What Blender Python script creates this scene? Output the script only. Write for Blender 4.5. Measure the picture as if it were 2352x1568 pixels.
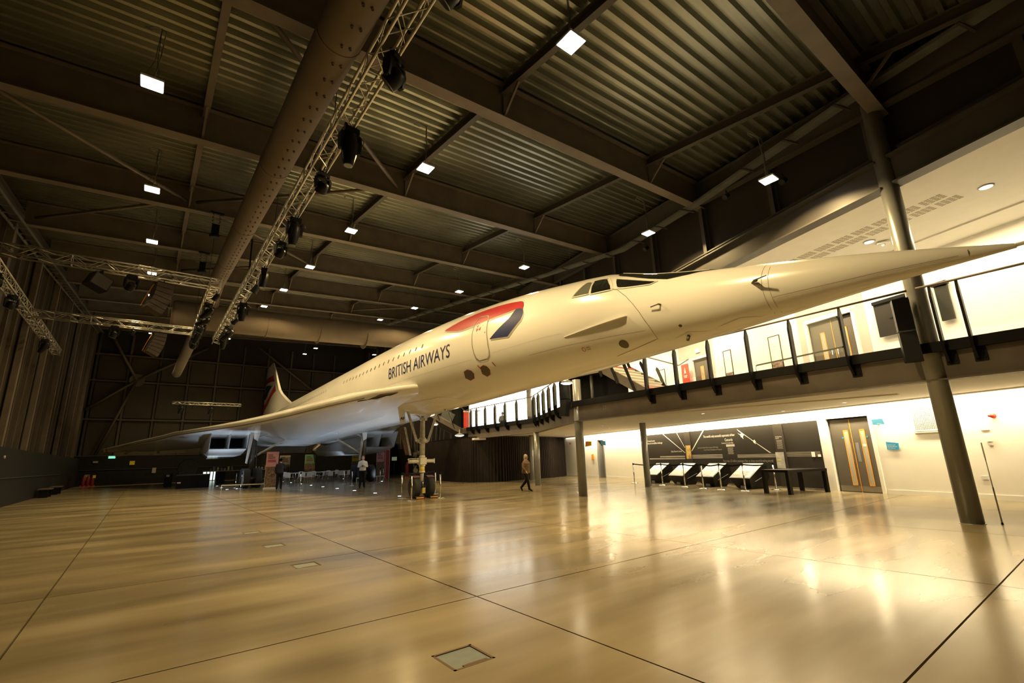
import bpy, bmesh, math, random
from mathutils import Vector, Matrix
random.seed(7)
PI = math.pi
C = bpy.context.scene.collection
for o in list(bpy.data.objects): bpy.data.objects.remove(o)

# ---------------------------------------------------------------- camera
F_PX, PITCH, ROLL, YAW, CAM_H = 1078.894, 0.24211777, -0.02966071, 0.65851079, 1.4
cd = bpy.data.cameras.new('camera'); cam = bpy.data.objects.new('camera', cd); C.objects.link(cam)
cd.sensor_width = 36.0; cd.lens = 36.0 * F_PX / 2352.0; cd.clip_start = 0.05; cd.clip_end = 300
fw = Vector((math.sin(YAW)*math.cos(PITCH), math.cos(YAW)*math.cos(PITCH), math.sin(PITCH)))
rt = Vector((math.cos(YAW), -math.sin(YAW), 0)); up = rt.cross(fw)
r2 = rt*math.cos(ROLL) + up*math.sin(ROLL); u2 = -rt*math.sin(ROLL) + up*math.cos(ROLL)
M = Matrix(((r2.x, u2.x, -fw.x, 0), (r2.y, u2.y, -fw.y, 0), (r2.z, u2.z, -fw.z, CAM_H), (0, 0, 0, 1)))
cam.matrix_world = M
bpy.context.scene.camera = cam

# ---------------------------------------------------------------- world and exposure
sc = bpy.context.scene
w = bpy.data.worlds.new('world'); sc.world = w; w.use_nodes = True
w.node_tree.nodes['Background'].inputs[0].default_value = (1.0, 0.80, 0.55, 1)
w.node_tree.nodes['Background'].inputs[1].default_value = 0.006
vs = sc.view_settings
vs.view_transform = 'Standard'; vs.look = 'None'; vs.gamma = 1.0; vs.use_curve_mapping = False
vs.exposure = 0.0
sc.cycles.use_denoising = True
sc.cycles.max_bounces = 7; sc.cycles.diffuse_bounces = 4; sc.cycles.glossy_bounces = 3
sc.cycles.sample_clamp_indirect = 6.0

WARM = (1.0, 0.72, 0.32)
CREAM = (1.0, 0.80, 0.47)
def area(name, loc, size, e, col=WARM, rot=(0, 0, 0), sy=None, spread=PI, shape=None):
    l = bpy.data.lights.new(name, 'AREA'); l.energy = e; l.color = col; l.size = size
    l.shape = shape or ('RECTANGLE' if sy else 'SQUARE')
    if sy: l.size_y = sy
    l.spread = spread
    o = bpy.data.objects.new(name, l); C.objects.link(o); o.location = loc; o.rotation_euler = rot
    return o

# roof plane and wall line used by everything below
DY, Y0 = 5.34, 2.05
def ZB(x, y): return 7.85 + .046*x + .113*y        # underside of the main beams
UX, UY = 0.297, 0.955                               # direction of the angled right wall
AX, AY = 17.2, 2.05
NX, NY = -UY, UX
def WL(s, z, off=0.0): return (AX + UX*s + NX*off, AY + UY*s + NY*off, z)
WROT = math.atan2(UY, UX)

# large lights: strips washing the two floors of the right wall, daylight in the upper windows
for s0 in (1.5, 7.5, 13.5, 19.5):
    x, y, z = WL(s0, 2.70, .30)
    area('cove_strip_light', (x, y, z), 6.0, 250, CREAM, (0, math.radians(-14), WROT), .12).rotation_euler = (0, 0, WROT)
for s0 in (-1.0, 4.0, 9.0, 14.0, 19.0):
    x, y, z = WL(s0, 6.78, 1.2)
    area('upper_ceiling_light', (x, y, z), 4.2, 250, CREAM, (0, 0, WROT), .35)

# ---------------------------------------------------------------- materials
def mat(name, col, rough=.6, metal=0.0, bump=0.0, bscale=20.0, var=0.06, vscale=3.0, emit=None, es=0.0, coat=0.0, alpha=1.0, trans=0.0):
    m = bpy.data.materials.new(name); m.use_nodes = True
    nt = m.node_tree; b = nt.nodes['Principled BSDF']
    b.inputs['Base Color'].default_value = (*col, 1); b.inputs['Roughness'].default_value = rough
    b.inputs['Metallic'].default_value = metal
    if coat: b.inputs['Coat Weight'].default_value = coat; b.inputs['Coat Roughness'].default_value = .12
    if emit: b.inputs['Emission Color'].default_value = (*emit, 1); b.inputs['Emission Strength'].default_value = es
    if trans: b.inputs['Transmission Weight'].default_value = trans
    if alpha < 1: b.inputs['Alpha'].default_value = alpha
    tc = nt.nodes.new('ShaderNodeTexCoord')
    if var:
        n = nt.nodes.new('ShaderNodeTexNoise'); n.inputs['Scale'].default_value = vscale; n.inputs['Detail'].default_value = 4
        nt.links.new(tc.outputs['Object'], n.inputs['Vector'])
        r = nt.nodes.new('ShaderNodeValToRGB')
        r.color_ramp.elements[0].position = .3; r.color_ramp.elements[1].position = .7
        r.color_ramp.elements[0].color = (*[c*(1-var) for c in col], 1)
        r.color_ramp.elements[1].color = (*[min(1, c*(1+var)) for c in col], 1)
        nt.links.new(n.outputs['Fac'], r.inputs['Fac']); nt.links.new(r.outputs['Color'], b.inputs['Base Color'])
    if bump:
        n2 = nt.nodes.new('ShaderNodeTexNoise'); n2.inputs['Scale'].default_value = bscale; n2.inputs['Detail'].default_value = 3
        nt.links.new(tc.outputs['Object'], n2.inputs['Vector'])
        bp = nt.nodes.new('ShaderNodeBump'); bp.inputs['Strength'].default_value = bump; bp.inputs['Distance'].default_value = .02
        nt.links.new(n2.outputs['Fac'], bp.inputs['Height']); nt.links.new(bp.outputs['Normal'], b.inputs['Normal'])
    return m
def floor_mat():
    m = bpy.data.materials.new('polished_concrete'); m.use_nodes = True; nt = m.node_tree; b = nt.nodes['Principled BSDF']
    g = nt.nodes.new('ShaderNodeNewGeometry')
    def noise(scale, det, sx=1, sy=1, rz=0):
        mp = nt.nodes.new('ShaderNodeMapping'); mp.inputs['Scale'].default_value = (sx, sy, 1); mp.inputs['Rotation'].default_value = (0, 0, rz)
        nt.links.new(g.outputs['Position'], mp.inputs['Vector'])
        n = nt.nodes.new('ShaderNodeTexNoise'); n.inputs['Scale'].default_value = scale; n.inputs['Detail'].default_value = det
        nt.links.new(mp.outputs['Vector'], n.inputs['Vector']); return n
    a = noise(.55, 4, .35, 2.0, .10); c = noise(.8, 1.5, .5, 1.8, .05); d = noise(30, 2)
    def mth(op, x, y):
        k = nt.nodes.new('ShaderNodeMath'); k.operation = op
        for i, v in enumerate((x, y)):
            if isinstance(v, (int, float)): k.inputs[i].default_value = v
            else: nt.links.new(v, k.inputs[i])
        return k.outputs[0]
    f = mth('ADD', mth('MULTIPLY', a.outputs['Fac'], .60), mth('ADD', mth('MULTIPLY', c.outputs['Fac'], .35), mth('MULTIPLY', d.outputs['Fac'], .015)))
    r = nt.nodes.new('ShaderNodeValToRGB'); e = r.color_ramp.elements
    e[0].position = .26; e[0].color = (.095, .075, .043, 1); e[1].position = .76; e[1].color = (.385, .317, .192, 1)
    nt.links.new(f, r.inputs['Fac']); nt.links.new(r.outputs['Color'], b.inputs['Base Color'])
    rr = nt.nodes.new('ShaderNodeMapRange'); rr.inputs['From Min'].default_value = .3; rr.inputs['From Max'].default_value = .7
    rr.inputs['To Min'].default_value = .17; rr.inputs['To Max'].default_value = .24
    nt.links.new(c.outputs['Fac'], rr.inputs['Value']); nt.links.new(rr.outputs['Result'], b.inputs['Roughness'])
    b.inputs['Specular IOR Level'].default_value = .48
    bn = noise(1.9, 1.2, 1.0, 1.0)
    bp = nt.nodes.new('ShaderNodeBump'); bp.inputs['Strength'].default_value = .03; bp.inputs['Distance'].default_value = .012
    nt.links.new(bn.outputs['Fac'], bp.inputs['Height']); nt.links.new(bp.outputs['Normal'], b.inputs['Normal'])
    return m
def emis(name, col, s):
    return mat(name, col, .5, emit=col, es=s, var=0)
def leopard():
    m = mat('leopard_print', (.30, .19, .08), .8, var=0); nt = m.node_tree; b = nt.nodes['Principled BSDF']
    tc = nt.nodes.new('ShaderNodeTexCoord'); n = nt.nodes.new('ShaderNodeTexVoronoi'); n.inputs['Scale'].default_value = 38
    r = nt.nodes.new('ShaderNodeValToRGB'); r.color_ramp.elements[0].position = .28; r.color_ramp.elements[1].position = .42
    r.color_ramp.elements[0].color = (.02, .014, .01, 1); r.color_ramp.elements[1].color = (.20, .125, .055, 1)
    nt.links.new(tc.outputs['Object'], n.inputs['Vector']); nt.links.new(n.outputs['Distance'], r.inputs['Fac'])
    nt.links.new(r.outputs['Color'], b.inputs['Base Color']); return m
Mt = dict(
    floor=floor_mat(), joint=mat('joint_filler', (.07, .05, .035), .8),
    steel=mat('painted_steel', (.075, .068, .062), .42, .15, var=.12, vscale=1.5),
    flange=mat('painted_flange', (.15, .125, .10), .5, .1, var=.15, vscale=2.0),
    deck=mat('galvanised_deck', (.33, .335, .28), .27, .8, var=.18, vscale=.6),
    dark=mat('dark_cladding', (.036, .031, .028), .5, .2, var=.15, vscale=.8),
    darkwall=mat('hall_cladding', (.055, .044, .033), .55, .1, var=.2, vscale=.5, bump=.1, bscale=3),
    rail=mat('cladding_rail', (.11, .09, .07), .5, .1),
    black=mat('black_paint', (.008, .008, .009), .42, var=.2),
    band=mat('black_band', (.012, .012, .013), .55, var=.2),
    column=mat('column_paint', (.26, .26, .245), .30, .2, var=.06),
    white=mat('white_wall', (.86, .84, .78), .65, var=.015),
    greywall=mat('grey_wall', (.50, .47, .41), .7, var=.02),
    plaster=mat('ceiling_plaster', (.80, .77, .70), .75, var=.02),
    hole=mat('perforation', (.40, .36, .28), .9, var=0),
    skin_paint=mat('aircraft_paint', (.80, .785, .74), .23, var=.03, vscale=.7, coat=.35),
    seam=mat('panel_seam', (.38, .35, .29), .6, var=0), seamd=mat('dark_seam', (.10, .08, .06), .6, var=0),
    navy=mat('navy_paint', (.012, .02, .10), .5, var=.05), red=mat('red_paint', (.40, .022, .028), .42, var=.05),
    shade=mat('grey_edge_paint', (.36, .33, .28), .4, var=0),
    glassdark=mat('cockpit_glass', (.012, .013, .012), .06, var=0), glassgreen=mat('tinted_glass', (.13, .14, .11), .1, var=0),
    olive=mat('olive_cover', (.10, .09, .055), .5, var=.05),
    gearpaint=mat('gear_paint', (.42, .40, .32), .45, .1, var=.25, vscale=9), gearwhite=mat('gear_white', (.72, .69, .60), .4, var=.1, vscale=9),
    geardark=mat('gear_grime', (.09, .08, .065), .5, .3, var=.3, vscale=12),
    tyre=mat('tyre_rubber', (.022, .021, .02), .75, bump=.2, bscale=40), mud=mat('mudguard', (.16, .07, .05), .5),
    chrome=mat('polished_steel', (.72, .71, .68), .14, 1.0, var=.02), yellow=mat('yellow_paint', (.75, .62, .12), .5),
    orange=mat('orange_paint', (.85, .36, .03), .5), belt=mat('belt_webbing', (.012, .012, .014), .7),
    alu=mat('truss_aluminium', (.62, .60, .55), .30, .85, var=.08, vscale=5),
    fabric=mat('duct_fabric', (.17, .135, .10), .85, var=.08, vscale=2, bump=.25, bscale=2.5),
    curtain=mat('black_curtain', (.020, .014, .011), .75, var=.2, vscale=2),
    door=mat('door_laminate', (.12, .105, .085), .42, var=.06), doorgrey=mat('door_grey', (.17, .17, .18), .45),
    glaze=mat('frosted_glazing', (.42, .41, .35), .25, var=.02), kick=mat('kick_plate', (.35, .32, .26), .35, .6),
    mural=mat('mural_board', (.030, .026, .021), .5, var=.12, vscale=.8), muralpanel=mat('mural_panel', (.045, .039, .031), .5, var=.05),
    print=mat('white_print', (.74, .71, .62), .6, var=0), printg=mat('grey_print', (.36, .33, .27), .6, var=.1),
    blue=mat('blue_sign', (.04, .30, .55), .4), lblue=mat('light_blue_sign', (.10, .40, .68), .4),
    skintone=mat('skin', (.62, .36, .24), .55, var=.05), hairblond=mat('grey_hair', (.55, .50, .40), .6, bump=.4, bscale=60), hairginger=mat('brown_hair', (.28, .14, .06), .6),
    leopard=leopard(), blackcloth=mat('black_cloth', (.012, .012, .014), .8), whitecloth=mat('white_cloth', (.78, .77, .74), .75), navycloth=mat('navy_cloth', (.02, .025, .05), .8),
    pink=mat('pink_print', (.80, .42, .50), .6, var=.03), green=mat('green_print', (.22, .42, .26), .6), yel=mat('yellow_print', (.80, .68, .05), .6), beige=mat('beige_print', (.55, .50, .42), .6), photo=mat('photo_print', (.22, .15, .10), .6, var=.8, vscale=9),
    plastic=mat('white_plastic', (.72, .74, .76), .35), cyan=mat('cyan_plastic', (.05, .55, .40), .4),
    lens=mat('lamp_lens', (.25, .27, .28), .05, .3, var=0),
    glass=mat('balustrade_glass', (.75, .82, .78), .04, var=0, alpha=.10),
    tread=mat('stair_tread', (.60, .60, .56), .5), redfab=mat('red_nosing', (.45, .05, .03), .5),
    brown=mat('rust_brown', (.09, .045, .025), .6, var=.3, vscale=10), metal=mat('bare_metal', (.30, .30, .31), .3, .8, var=.15, vscale=6),
    led=emis('led_panel', (1.0, .97, .90), 9), cove=emis('cove_glow', (1.0, .93, .78), 5.0), downl=emis('downlight_glow', (1, .95, .85), 6), pend=emis('pendant_glow', (1, .93, .78), 5),
    day=emis('daylight', (1.0, .98, .93), 2.2), uplight=emis('uplight_glow', (.72, .86, 1.0), 14), exitg=emis('exit_sign_glow', (.25, .85, .65), .9), exitd=emis('dim_sign_glow', (.30, .38, .22), .35), dayglow=emis('door_glow', (.80, 1.0, .92), 1.2),
    sage=mat('sage_cloth', (.05, .07, .05), .8), wood=mat('counter_wood', (.30, .19, .09), .5), darkwood=mat('black_table', (.007, .006, .005), .35),
    lectwhite=mat('graphic_white', (.48, .47, .43), .4, var=.25, vscale=5), lectdark=mat('graphic_dark', (.07, .07, .07), .35, var=.7, vscale=14), sky=mat('graphic_sky', (.20, .38, .50), .35, var=.1),
    gold=mat('mural_photo', (.50, .33, .10), .5, var=.6, vscale=5), grey=mat('mid_grey', (.22, .22, .22), .5), red2=mat('sign_red', (.75, .06, .03), .45),
    speaker=mat('speaker_brown', (.055, .042, .035), .6), probe=mat('probe_grey', (.50, .48, .43), .35),
    hatchm=mat('hatch_plate', (.13, .155, .15), .55, .1, var=.1, vscale=12), rust=mat('hatch_edge', (.10, .055, .025), .8), darkred=mat('dark_red', (.20, .012, .012), .5), leftclad=mat('left_cladding', (.038, .030, .022), .6, var=.2, vscale=.5), tray=mat('cable_tray', (.30, .31, .29), .4, .7, var=.2, vscale=2))

for k_, v_ in dict(black=.18, band=.25, darkwood=.2, mural=.25, muralpanel=.25, belt=.1, blackcloth=.15, steel=.35, dark=.25, leftclad=.25, curtain=.2).items():
    Mt[k_].node_tree.nodes['Principled BSDF'].inputs['Specular IOR Level'].default_value = v_
# ---------------------------------------------------------------- mesh builder
class MB:
    def __init__(s): s.v = []; s.f = []; s.sm = []
    def add(s, vs, fs, smooth=False):
        k = len(s.v); s.v += [tuple(v) for v in vs]; s.f += [tuple(i+k for i in f) for f in fs]; s.sm += [smooth]*len(fs); return s
    def box(s, c, d, rz=0, rot=None):
        x, y, z = d[0]/2, d[1]/2, d[2]/2
        R = rot or Matrix.Rotation(rz, 3, 'Z')
        vs = [Vector(c) + R @ Vector((a*x, b*y, e*z)) for e in (-1, 1) for a, b in ((-1, -1), (1, -1), (1, 1), (-1, 1))]
        return s.add(vs, [(3, 2, 1, 0), (4, 5, 6, 7), (0, 1, 5, 4), (1, 2, 6, 5), (2, 3, 7, 6), (3, 0, 4, 7)])
    def bbox(s, a, b): return s.box([(a[i]+b[i])/2 for i in range(3)], [abs(b[i]-a[i]) for i in range(3)])
    def beam(s, p, q, wd, ht, upv=(0, 0, 1)):
        p, q = Vector(p), Vector(q); d = (q-p).normalized(); u = Vector(upv); r = d.cross(u)
        if r.length < 1e-4: r = d.cross(Vector((1, 0, 0)))
        r.normalize(); u = r.cross(d)
        vs = [e + r*a*wd/2 + u*b*ht/2 for e in (p, q) for a, b in ((-1, -1), (1, -1), (1, 1), (-1, 1))]
        return s.add(vs, [(3, 2, 1, 0), (4, 5, 6, 7), (0, 1, 5, 4), (1, 2, 6, 5), (2, 3, 7, 6), (3, 0, 4, 7)])
    def tube(s, pts, r, n=10, caps=True, smooth=True):
        pts = [Vector(p) for p in pts]; rs = r if isinstance(r, (list, tuple)) else [r]*len(pts)
        rings = []; ref = None
        for i, p in enumerate(pts):
            d = (pts[min(i+1, len(pts)-1)] - pts[max(i-1, 0)]).normalized()
            if ref is None: ref = Vector((0, 0, 1)) if abs(d.z) < .9 else Vector((1, 0, 0))
            a = d.cross(ref).normalized(); b = d.cross(a)
            ref = b.cross(d) if False else ref
            rings.append([p + (a*math.cos(t) + b*math.sin(t))*rs[i] for t in (2*PI*k/n for k in range(n))])
        vs = [v for R in rings for v in R]; fs = []
        for i in range(len(pts)-1):
            for k in range(n):
                a0 = i*n+k; b0 = i*n+(k+1) % n
                fs.append((a0, b0, b0+n, a0+n))
        s.add(vs, fs, smooth)
        if caps:
            k = len(s.v) - len(vs)
            s.f += [tuple(range(k, k+n))[::-1], tuple(range(k+len(vs)-n, k+len(vs)))]; s.sm += [False, False]
        return s
    def lathe(s, prof, c=(0, 0, 0), n=20, axis='Z', smooth=True, rot=None):
        vs = []
        for r, z in prof:
            for k in range(n):
                t = 2*PI*k/n; a, b = r*math.cos(t), r*math.sin(t)
                v = Vector((a, b, z)) if axis == 'Z' else (Vector((z, a, b)) if axis == 'X' else Vector((b, z, a)))
                if rot: v = rot @ v
                vs.append(Vector(c) + v)
        fs = []
        for i in range(len(prof)-1):
            for k in range(n): fs.append((i*n+k, i*n+(k+1) % n, (i+1)*n+(k+1) % n, (i+1)*n+k))
        s.add(vs, fs, smooth)
        k = len(s.v)-len(vs)
        if prof[0][0] > 1e-4: s.f.append(tuple(range(k, k+n))[::-1]); s.sm.append(False)
        if prof[-1][0] > 1e-4: s.f.append(tuple(range(k+len(vs)-n, k+len(vs)))); s.sm.append(False)
        return s
    def prism(s, poly, fn0, fn1):
        n = len(poly); vs = [fn0(*p) for p in poly] + [fn1(*p) for p in poly]
        return s.add(vs, [tuple(range(n))[::-1], tuple(range(n, 2*n))] + [(i, (i+1) % n, (i+1) % n+n, i+n) for i in range(n)])
    def grid(s, fn, nu, nv, smooth=True, closev=False):
        vs = [fn(i, j) for i in range(nu) for j in range(nv)]; fs = []
        for i in range(nu-1):
            for j in range(nv if closev else nv-1):
                j2 = (j+1) % nv; fs.append((i*nv+j, (i+1)*nv+j, (i+1)*nv+j2, i*nv+j2))
        return s.add(vs, fs, smooth)
    def mesh(s, name, m):
        me = bpy.data.meshes.new(name); me.from_pydata(s.v, [], s.f)
        me.polygons.foreach_set('use_smooth', s.sm)
        for mm in (m if isinstance(m, (list, tuple)) else [m]): me.materials.append(Mt[mm] if isinstance(mm, str) else mm)
        me.update(); return me
    def build(s, name, m, parent=None, fix=True):
        me = s.mesh(name, m)
        if fix:
            b = bmesh.new(); b.from_mesh(me); bmesh.ops.recalc_face_normals(b, faces=b.faces); b.to_mesh(me); b.free()
        o = bpy.data.objects.new(name, me); C.objects.link(o)
        if parent: o.parent = parent
        return o
def tag(o, label=None, cat=None, group=None, kind=None):
    if label: o['label'] = label
    if cat: o['category'] = cat
    if group: o['group'] = group
    if kind: o['kind'] = kind
    return o
def empty(name, loc=(0, 0, 0), rz=0, label=None, cat=None, group=None, kind=None, parent=None):
    o = bpy.data.objects.new(name, None); C.objects.link(o); o.location = loc; o.rotation_euler = (0, 0, rz); o.empty_display_size = .2
    if parent: o.parent = parent
    return tag(o, label, cat, group, kind)
KIDS = {}
def copy_tree(o, parent=None):
    c = o.copy(); C.objects.link(c); c.parent = parent
    for ch in list(o.children): copy_tree(ch, c)
    return c
def text_mesh(txt, size=1.0, align='LEFT', xs=1.0, bold=0.0):
    cu = bpy.data.curves.new('t', 'FONT'); cu.body = txt; cu.size = size; cu.align_x = align; cu.resolution_u = 3; cu.offset = bold
    ob = bpy.data.objects.new('t', cu); C.objects.link(ob)
    dg = bpy.context.evaluated_depsgraph_get(); dg.update()
    me = bpy.data.meshes.new_from_object(ob.evaluated_get(dg))
    bpy.data.objects.remove(ob); bpy.data.curves.remove(cu)
    for v in me.vertices: v.co.x *= xs
    return me
def text_obj(name, txt, size, m, mtx, parent=None, align='LEFT', xs=1.0, bold=0.0):
    me = text_mesh(txt, size, align, xs, bold); me.materials.clear(); me.materials.append(Mt[m])
    o = bpy.data.objects.new(name, me); C.objects.link(o); o.matrix_world = mtx
    if parent: o.parent = parent; o.matrix_parent_inverse = Matrix()
    return o
# ================================================================ SETTING
# ---- floor: concrete bays with recessed joints
fl = empty('floor', kind='structure')
MB().bbox((-5.2, -8, -.30), (34, 62, -.035)).build('joint_bed', 'joint', fl)
xs_ = [-5.0, -.69, 2.96, 7.06, 10.9, 14.75, 18.6, 22.4, 26.2, 33.5]
ys_ = [-7.5, -2.2, 1.18, 4.56, 7.96, 16.2, 24.8, 33.4, 42.0, 51.0, 61.0]
HX = [(2.035, 3.325), (2.035, 7.58), (2.05, 9.76), (2.06, 11.98)]
for i in range(len(xs_)-1):
    for j in range(len(ys_)-1):
        g = .007 + .0005*j
        x0, x1, y0, y1 = xs_[i]+g, xs_[i+1]-g, ys_[j]+g, ys_[j+1]-g
        hs = [h for h in HX if x0 < h[0] < x1 and y0 < h[1] < y1]
        mb = MB()
        yy = y0
        for hx, hy in sorted(hs, key=lambda h: h[1]):
            mb.bbox((x0, yy, -.12), (x1, hy-.17, 0)); mb.bbox((x0, hy-.17, -.12), (hx-.17, hy+.17, 0)); mb.bbox((hx+.17, hy-.17, -.12), (x1, hy+.17, 0)); yy = hy+.17
        mb.bbox((x0, yy, -.12), (x1, y1, 0)); mb.build('floor_slab', 'floor', fl)
for k, (hx, hy) in enumerate(HX):
    t = empty('floor_hatch', (hx, hy, 0), label=['steel floor hatch nearest the viewer, largest of the four', 'steel floor hatch second from the viewer', 'steel floor hatch third from the viewer, one before the farthest', 'steel floor hatch farthest from the viewer, smallest of the four'][k], cat='floor hatch', group='service hatches in a row in the floor')
    MB().box((0, 0, -.015), (.30, .30, .02)).build('lid', 'hatchm', t)
    m = MB()
    for sx, sy, dx, dy in ((-.160, 0, .020, .34), (.160, 0, .020, .34), (0, -.160, .34, .020), (0, .160, .34, .020)): m.box((sx, sy, -.02), (dx, dy, .042))
    m.build('frame', 'rust', t)
    MB().box((.02, -.135, -.003), (.2, .026, .008)).build('handle_strip', 'rust', t)

# ---- ceiling: beams, purlins, corrugated deck
cl = empty('ceiling', kind='structure')
def isec(mb, p, q, wd, ht, tf=.03, tw=.02):
    p, q = Vector(p), Vector(q); z = Vector((0, 0, 1))
    mb.beam(p+z*tf/2, q+z*tf/2, wd, tf); mb.beam(p+z*(ht-tf/2), q+z*(ht-tf/2), wd, tf); mb.beam(p+z*ht/2, q+z*ht/2, tw, ht-2*tf)
    return mb
def xend(y): return 12.2+.31*(y-2.1)+.5 if y < 11 else min(21.5, 15.2+.33*(y-11.4))
YB = [Y0 + k*DY for k in range(-1, 11)]
for y in YB:
    xe = xend(y) if y > 0 else 14
    isec(MB(), (-4.6, y, ZB(-4.6, y)), (xe, y, ZB(xe, y)), .28, .93).build('roof_beam', ['flange'], cl)
DK = .95; PER = .305
for i in range(len(YB)):
    ya = YB[i]; yb = YB[i+1] if i+1 < len(YB) else 61.5
    xe = 22.0; x0 = -5.0
    prof = []; n = round((yb-ya)/PER)
    for k in range(n):
        y = ya + (yb-ya)*k/n; p = (yb-ya)/n
        prof += [(y, 0), (y+.09, 0), (y+.13, .12), (y+p-.04, .12)]
    prof += [(yb, 0)]
    mb = MB(); vs = []
    for x in (x0, xe):
        for y, h in prof: vs.append((x, y, ZB(x, y)+DK+h))
    m_ = len(prof); mb.add(vs, [(k, k+1, k+1+m_, k+m_) for k in range(m_-1)])
    mb.build('deck_sheet', 'deck', cl, fix=False)
    for X in (.2, 5.65, 11.1, 16.55):
        if X > xend((ya+yb)/2) - .4 or ya > 57: continue
        mb = MB(); isec(mb, (X, ya+.03, ZB(X, ya)+.69), (X, yb-.03, ZB(X, yb)+.69), .14, .26, .015, .01)
        mb.build('purlin', 'flange' if X < 3 else 'steel', cl)
        if i < 11 and ya < 40:
            mb = MB(); mb.beam((X, yb, ZB(X, yb)+.04), (X+.0, yb-.62, ZB(X, yb)+.62), .05, .05); mb.beam((X+.0, yb-.02, ZB(X, yb)+.04), (X, yb-.02, ZB(X, yb)+.66), .05, .02)
            mb.build('fly_brace', 'flange', cl)
for (xa, ka, xb, kb) in ((.4, 1, 5.4, 2), (.4, 3, 5.4, 2), (.4, 3, 5.4, 4), (.4, 5, 5.4, 4), (11.2, 6, 15.8, 5), (-4.3, 2, .1, 3), (-4.3, 4, .1, 3)):
    ya, yb = YB[ka+1], YB[kb+1]
    MB().tube([(xa, ya, ZB(xa, ya)+.35), (xb, yb, ZB(xb, yb)+.35)], .055, 8).build('roof_brace', 'flange', cl)
# smooth soffit strip and hangers in the fourth bay
ym = Y0+3*DY
mb = MB()
mb.beam((4.6, ym+.75, ZB(4.6, ym)+.86), (14.6, ym+.75, ZB(14.6, ym)+.86), .62, .04); mb.build('soffit_strip', 'deck', cl)
for k in range(9):
    x = 5.0+k*1.1; MB().beam((x, ym+.2, ZB(x, ym)+.70), (x, ym+1.9, ZB(x, ym)+.98), .035, .05).build('hanger_bar', 'steel', cl)

# ---- left wall
wl = empty('wall_left', kind='structure')
MB().bbox((-5.25, -8, 0), (-5.05, 61, 17)).build('wall_sheet', 'leftclad', wl)
for k in range(46):
    y = -6+k*1.46; h = ZB(-4.9, y)+.8
    MB().bbox((-5.05, y-.05, 2.35), (-4.93, y+.05, h)).build('rail', 'rail', wl)
for k in range(46):
    y = -5.3+k*1.46; h = ZB(-4.9, y)+.8
    MB().bbox((-5.05, y-.34, 2.35), (-5.0, y+.34, h)).build('cladding_panel', 'leftclad', wl)
for y in YB:
    if y > 0:
        MB().bbox((-4.92, y-.16, 2.4), (-4.72, y+.16, ZB(-4.8, y))).build('column', 'flange', wl)
mb = MB(); isec(mb, (-4.75, -3, ZB(-4.7, -3)+.1), (-4.75, 59, ZB(-4.7, 59)+.1), .25, .45); mb.build('eaves_beam', 'steel', wl)
mb = MB()
for k in range(60):
    y = 6+k*.85; mb.beam((-4.75, y, ZB(-4.7, y)-.25), (-4.35, y, ZB(-4.3, y)-.25), .05, .03)
mb.beam((-4.75, 5, ZB(-4.7, 5)-.25), (-4.75, 57, ZB(-4.7, 57)-.25), .03, .09); mb.beam((-4.35, 5, ZB(-4.3, 5)-.25), (-4.35, 57, ZB(-4.3, 57)-.25), .03, .09)
mb.build('ladder_tray', 'tray', wl)
MB().bbox((-5.05, -8, 0), (-4.45, 59.0, 2.39)).build('lower_band', 'band', wl)
MB().bbox((-4.45, 14, 1.16), (-4.41, 46, 1.19)).build('handrail_strip', 'steel', wl)

# ---- back wall
wb = empty('wall_back', kind='structure')
MB().bbox((-5.1, 60.2, 0), (34, 60.4, 18)).build('wall_sheet', 'dark', wb)
for k in range(10):
    x0 = -4.7+2.5*k
    for z0, z1 in ((2.7, 5.95), (6.2, 9.65), (9.95, 12.3)):
        if k % 1 == 0: MB().bbox((x0+.16, 60.05, z0+.05), (x0+2.34, 60.2, z1)).build('wall_panel', 'darkwall', wb)
    MB().bbox((x0-.09, 59.86, 2.6), (x0+.09, 60.2, 14.6)).build('post', 'rail' if k % 3 == 1 else 'steel', wb)
for z in (6.07, 9.8, 12.4):
    MB().bbox((-5, 59.7, z-.07), (20.5, 59.95, z+.07)).build('rail', 'rail', wb)
nx, nz = -1.42, 9.95
MB().lathe([(.62, 0), (.62, .14)], (nx, 59.35, nz), 24, 'Y').build('node_plate', 'rail', wb)
for (x, z) in ((-5.0, 16.2), (4.2, 13.9), (-4.9, 6.9), (-3.6, 2.7), (2.0, 15.6)):
    if (x, z) == (2.0, 15.6): continue
    MB().tube([(nx, 59.38, nz), (x, 59.38, z)], .13, 10).build('brace_tube', 'rail', wb)
MB().tube([(9.0, 59.38, 14.6), (15.5, 59.38, 9.8)], .12, 10).build('brace_tube', 'rail', wb)
MB().bbox((-5.05, 58.4, 0), (26, 60.0, 2.62)).build('lower_band', 'band', wb)
MB().bbox((-4.4, 58.33, 1.36), (13, 58.39, 1.40)).build('handrail_strip', 'steel', wb)
MB().bbox((-5.05, 58.35, 2.62), (26, 60.0, 2.68)).build('band_cap', 'rail', wb)
dd = empty('door_3', (5.55, 58.36, 0), kind='structure')
MB().bbox((-.58, -.04, 0), (.62, 0, 1.02)).build('frame', 'steel', dd)
for k, x in enumerate((-.5, -.16, .13, .42)):
    MB().bbox((x, -.055, .06), (x+[.25, .20, .2, .14][k], -.045, .95)).build('pane', 'dayglow', dd)

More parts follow.
